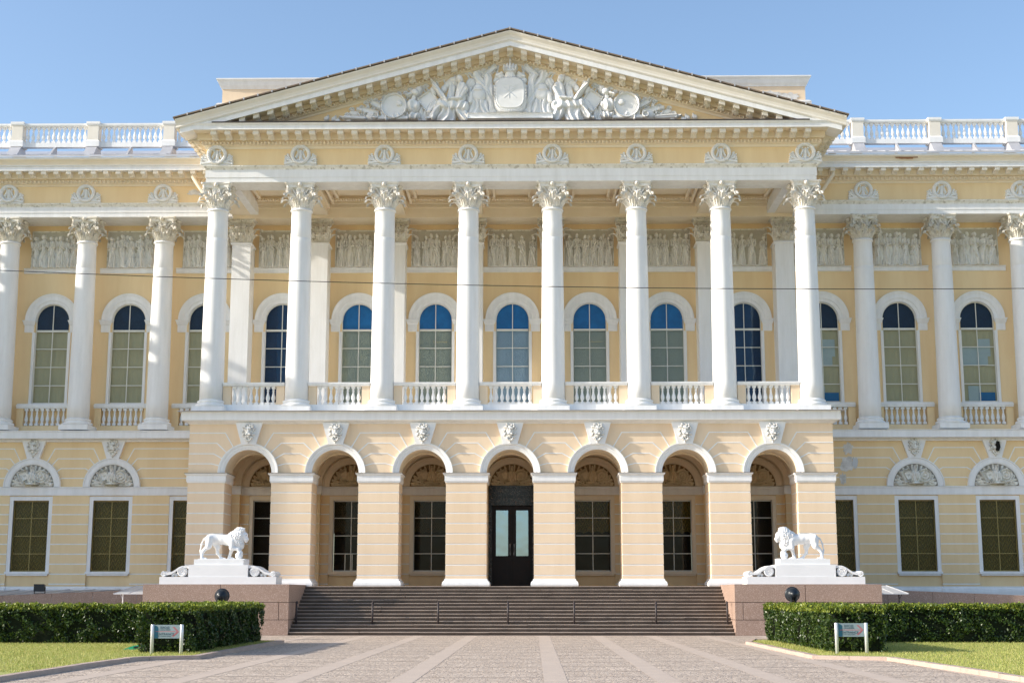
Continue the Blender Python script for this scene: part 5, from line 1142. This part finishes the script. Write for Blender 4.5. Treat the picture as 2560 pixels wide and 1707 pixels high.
# ------------------------------------------------------------------ signs
def text_mesh(s, size, x, z, y, mat, parent, align='LEFT', name='lettering'):
    c = bpy.data.curves.new(name, 'FONT'); c.body = s; c.size = size; c.align_x = align; c.extrude = .001
    t = bpy.data.objects.new('tmp', c); COL.objects.link(t); bpy.context.view_layer.update()
    me = bpy.data.meshes.new_from_object(t.evaluated_get(bpy.context.evaluated_depsgraph_get())); bpy.data.objects.remove(t)
    for v in me.vertices: v.co = Vector((x+v.co.x, y-v.co.z, z+v.co.y))
    me.materials.clear(); me.materials.append(M[mat]); me.name = name; return link(name, me, parent)
def sign(x0, x1, y, zt, label, lean):
    t = thing('entrance_sign', label, 'sign', ((x0+x1)/2, y, .07), 'entrance signs on white posts')
    for x in (x0, x1):
        q = MB(); q.lathe([(.048, .05), (.048, zt-.01), (.04, zt)], 14, x, y); obj('post', q, 'silver', t, True)
    a, b = x0+.05, x1-.05; zb = zt-.37; q = MB(); q.box(a, b, y-.012, y+.012, zb, zt-.01); p = obj('panel', q, 'signbase', t); w_ = b-a
    q = MB(); q.prism([(a+.004, zb+.005), (a+w_*.155, zb+.005), (a+w_*.155, zt-.09), (a+w_*.12, zt-.05), (a+.004, zt-.02)], y-.014, y-.0121); obj('blue_field', q, 'signblue', p)
    text_mesh('ВХОД', .088, a+w_*.22, zt-.115, y-.016, 'ink', p); text_mesh('В РУССКИЙ МУЗЕЙ', .030, a+w_*.20, zt-.155, y-.016, 'ink', p)
    text_mesh('ENTRANCE', .088, a+w_*.13, zt-.285, y-.016, 'ink', p); text_mesh('TO THE RUSSIAN MUSEUM', .030, a+w_*.14, zt-.325, y-.016, 'ink', p)
    q = MB(); zm = zt-.19; q.line([(a+.04, zm), (b-.10, zm)], .009, y-.013, .002)
    for dx in (0, .035): q.line([(b-.20+dx, zm+.13), (b-.07+dx, zm), (b-.21+dx, zm-.135)], .010, y-.013, .002)
    obj('arrow', q, 'red', p)
sign(-9.32, -8.52, 39.35, .86, 'small blue grey entrance sign with red arrow before the left hedge', 0)
sign(9.34, 10.15, 39.85, .90, 'small blue grey entrance sign with red arrow before the right hedge', 0)

# ------------------------------------------------------------------ floodlights, handrail posts, canopies, small things
def flood(x, y, z, label):
    t = thing('round_floodlight', label, 'floodlight', (x, y, 0), 'round floodlights behind the hedges')
    q = MB(); pr = [(.27, 0), (.285, .02), (.285, .05), (.26, .06), (.24, .14), (.19, .24), (.13, .30), (.10, .31), (.09, .40), (0.001, .41)]
    n = 24; vs = []
    for r_, d_ in pr:
        for i in range(n): a = 2*math.pi*i/n; vs.append((x+r_*math.cos(a), y-d_, z+r_*math.sin(a)))
    q.add(vs, [(j*n+i, (j+1)*n+i, (j+1)*n+(i+1) % n, j*n+(i+1) % n) for j in range(len(pr)-1) for i in range(n)]); obj('housing', q, 'black', t, True)
    g = MB(); g.add([(x+.265*math.cos(2*math.pi*i/24), y+.005, z+.265*math.sin(2*math.pi*i/24)) for i in range(24)], [tuple(range(24))]); obj('lens', g, 'glass', t)
    q = MB(); q.box(x-.10, x-.07, y-.36, y-.06, z-.42, z-.02); q.box(x+.07, x+.10, y-.36, y-.06, z-.42, z-.02); q.box(x-.10, x+.10, y-.36, y-.06, z-.44, z-.41); obj('bracket', q, 'black', t)
    q = MB(); q.lathe([(.12, 0), (.12, .03), (.035, .05), (.035, z-.42)], 10, x, y-.2); obj('post', q, 'iron', t)
flood(-10.72, 54.5, 1.62, 'round black floodlight behind the hedge in front of the left granite block')
flood(10.78, 54.5, 1.68, 'round black floodlight behind the hedge in front of the right granite block')
desc = {0: 'thin dark handrail post on the steps, against the left granite block', 6: 'thin dark handrail post on the steps, against the right granite block', 1: 'thin dark handrail post on the steps, second from the left', 2: 'thin dark handrail post on the steps, third from the left', 3: 'thin dark handrail post on the steps in line with the door', 4: 'thin dark handrail post on the steps, right of the door line', 5: 'thin dark handrail post on the steps, second from the right'}
for i, x in enumerate((-8.99, -5.76, -2.98, -.03, 2.77, 6.22, 9.22)):
    t = thing('handrail_post', desc[i], 'handrail', (x, 61.2, .43), 'handrail posts on the steps'); q = MB(); q.lathe([(.042, .43), (.042, 1.36)], 8, x, 61.15); obj('upright', q, 'iron', t, True)
    q = MB(); q.tube([(x, 61.12, 1.36), (x, 61.32, 1.38), (x, 61.4, 1.30)], .034, 6); obj('rail', q, 'iron', t, True)
    q = MB(); q.lathe([(.07, .43), (.07, .45), (.035, .46)], 10, x, 61.15); obj('foot', q, 'iron', t)
for s, lab in ((-1, 'low sheet metal canopy on thin posts left of the granite block'), (1, 'low sheet metal canopy on thin posts right of the granite block')):
    c = s*16.6; t = thing('metal_canopy', lab, 'canopy', (c, 64, 0), 'sheet metal canopies beside the granite blocks'); q = MB()
    xo, xi, xt = s*17.40, s*15.35, s*16.95
    V = [(xo, 63.2, 1.72), (xi, 63.2, 1.72), (xi, 65.3, 2.08), (xt, 65.3, 2.08)]; q.add(V+[(a, b, c_-.03) for a, b, c_ in V], [(0, 1, 2, 3), (4, 5, 6, 7), (0, 1, 5, 4), (1, 2, 6, 5), (2, 3, 7, 6), (3, 0, 4, 7)])
    for u in (0, .32, .66): a = Vector(V[0]).lerp(Vector(V[1]), u); b = Vector(V[3]).lerp(Vector(V[2]), u); q.tube([a, b], .02, 4)
    obj('sheet', q, 'silver', t)
    for x in (s*17.0, s*15.5):
        q = MB(); q.lathe([(.03, 0), (.03, 1.72)], 8, x, 63.3); q.tube([(x, 63.3, 1.45), (x+s*.12, 63.3, 1.68)], .015, 4); obj('post', q, 'silver' if s < 0 else 'iron', t)
t = thing('box_floodlight', 'black box floodlight standing on the left ramp wall', 'floodlight', (-21.9, 66.9, 1.70)); q = MB()
zb = 1.72; q.box(-22.15, -21.71, 66.8, 67.0, zb+.12, zb+.42); q.box(-22.17, -21.69, 66.74, 66.80, zb+.10, zb+.44); obj('housing', q, 'black', t)
q = MB(); q.box(-22.19, -22.17, 66.85, 66.93, zb, zb+.3); q.box(-21.69, -21.67, 66.85, 66.93, zb, zb+.3); q.box(-22.19, -21.67, 66.85, 66.93, zb-.01, zb+.02); q.box(-22.05, -21.8, 67.0, 67.06, zb+.2, zb+.36); obj('bracket', q, 'iron', t)
t = thing('valve_box_lid', 'green plastic hose lid lying on the left lawn beside the hedge', 'lid', (-10.5, 42.4, .07)); q = MB(); q.prism([(-10.95, .08), (-10.15, .08), (-10.22, .12), (-10.4, .20), (-10.6, .20), (-10.85, .12)], 42.2, 42.7); obj('lid', q, 'green', t); q = MB(); q.prism([(-10.62, .13), (-10.38, .13), (-10.44, .18), (-10.56, .18)], 42.17, 42.2); obj('opening', q, 'black', t)
q = MB(); q.tube([(x, 30, 8.2-.0213*(x-.57)+.00118*(x-.57)**2) for x in np.linspace(-45, 45, 46)], .0085, 5); tag(obj('overhead_cable', q, 'wire'), 'thin black cable strung across in front of the facade', 'cable')
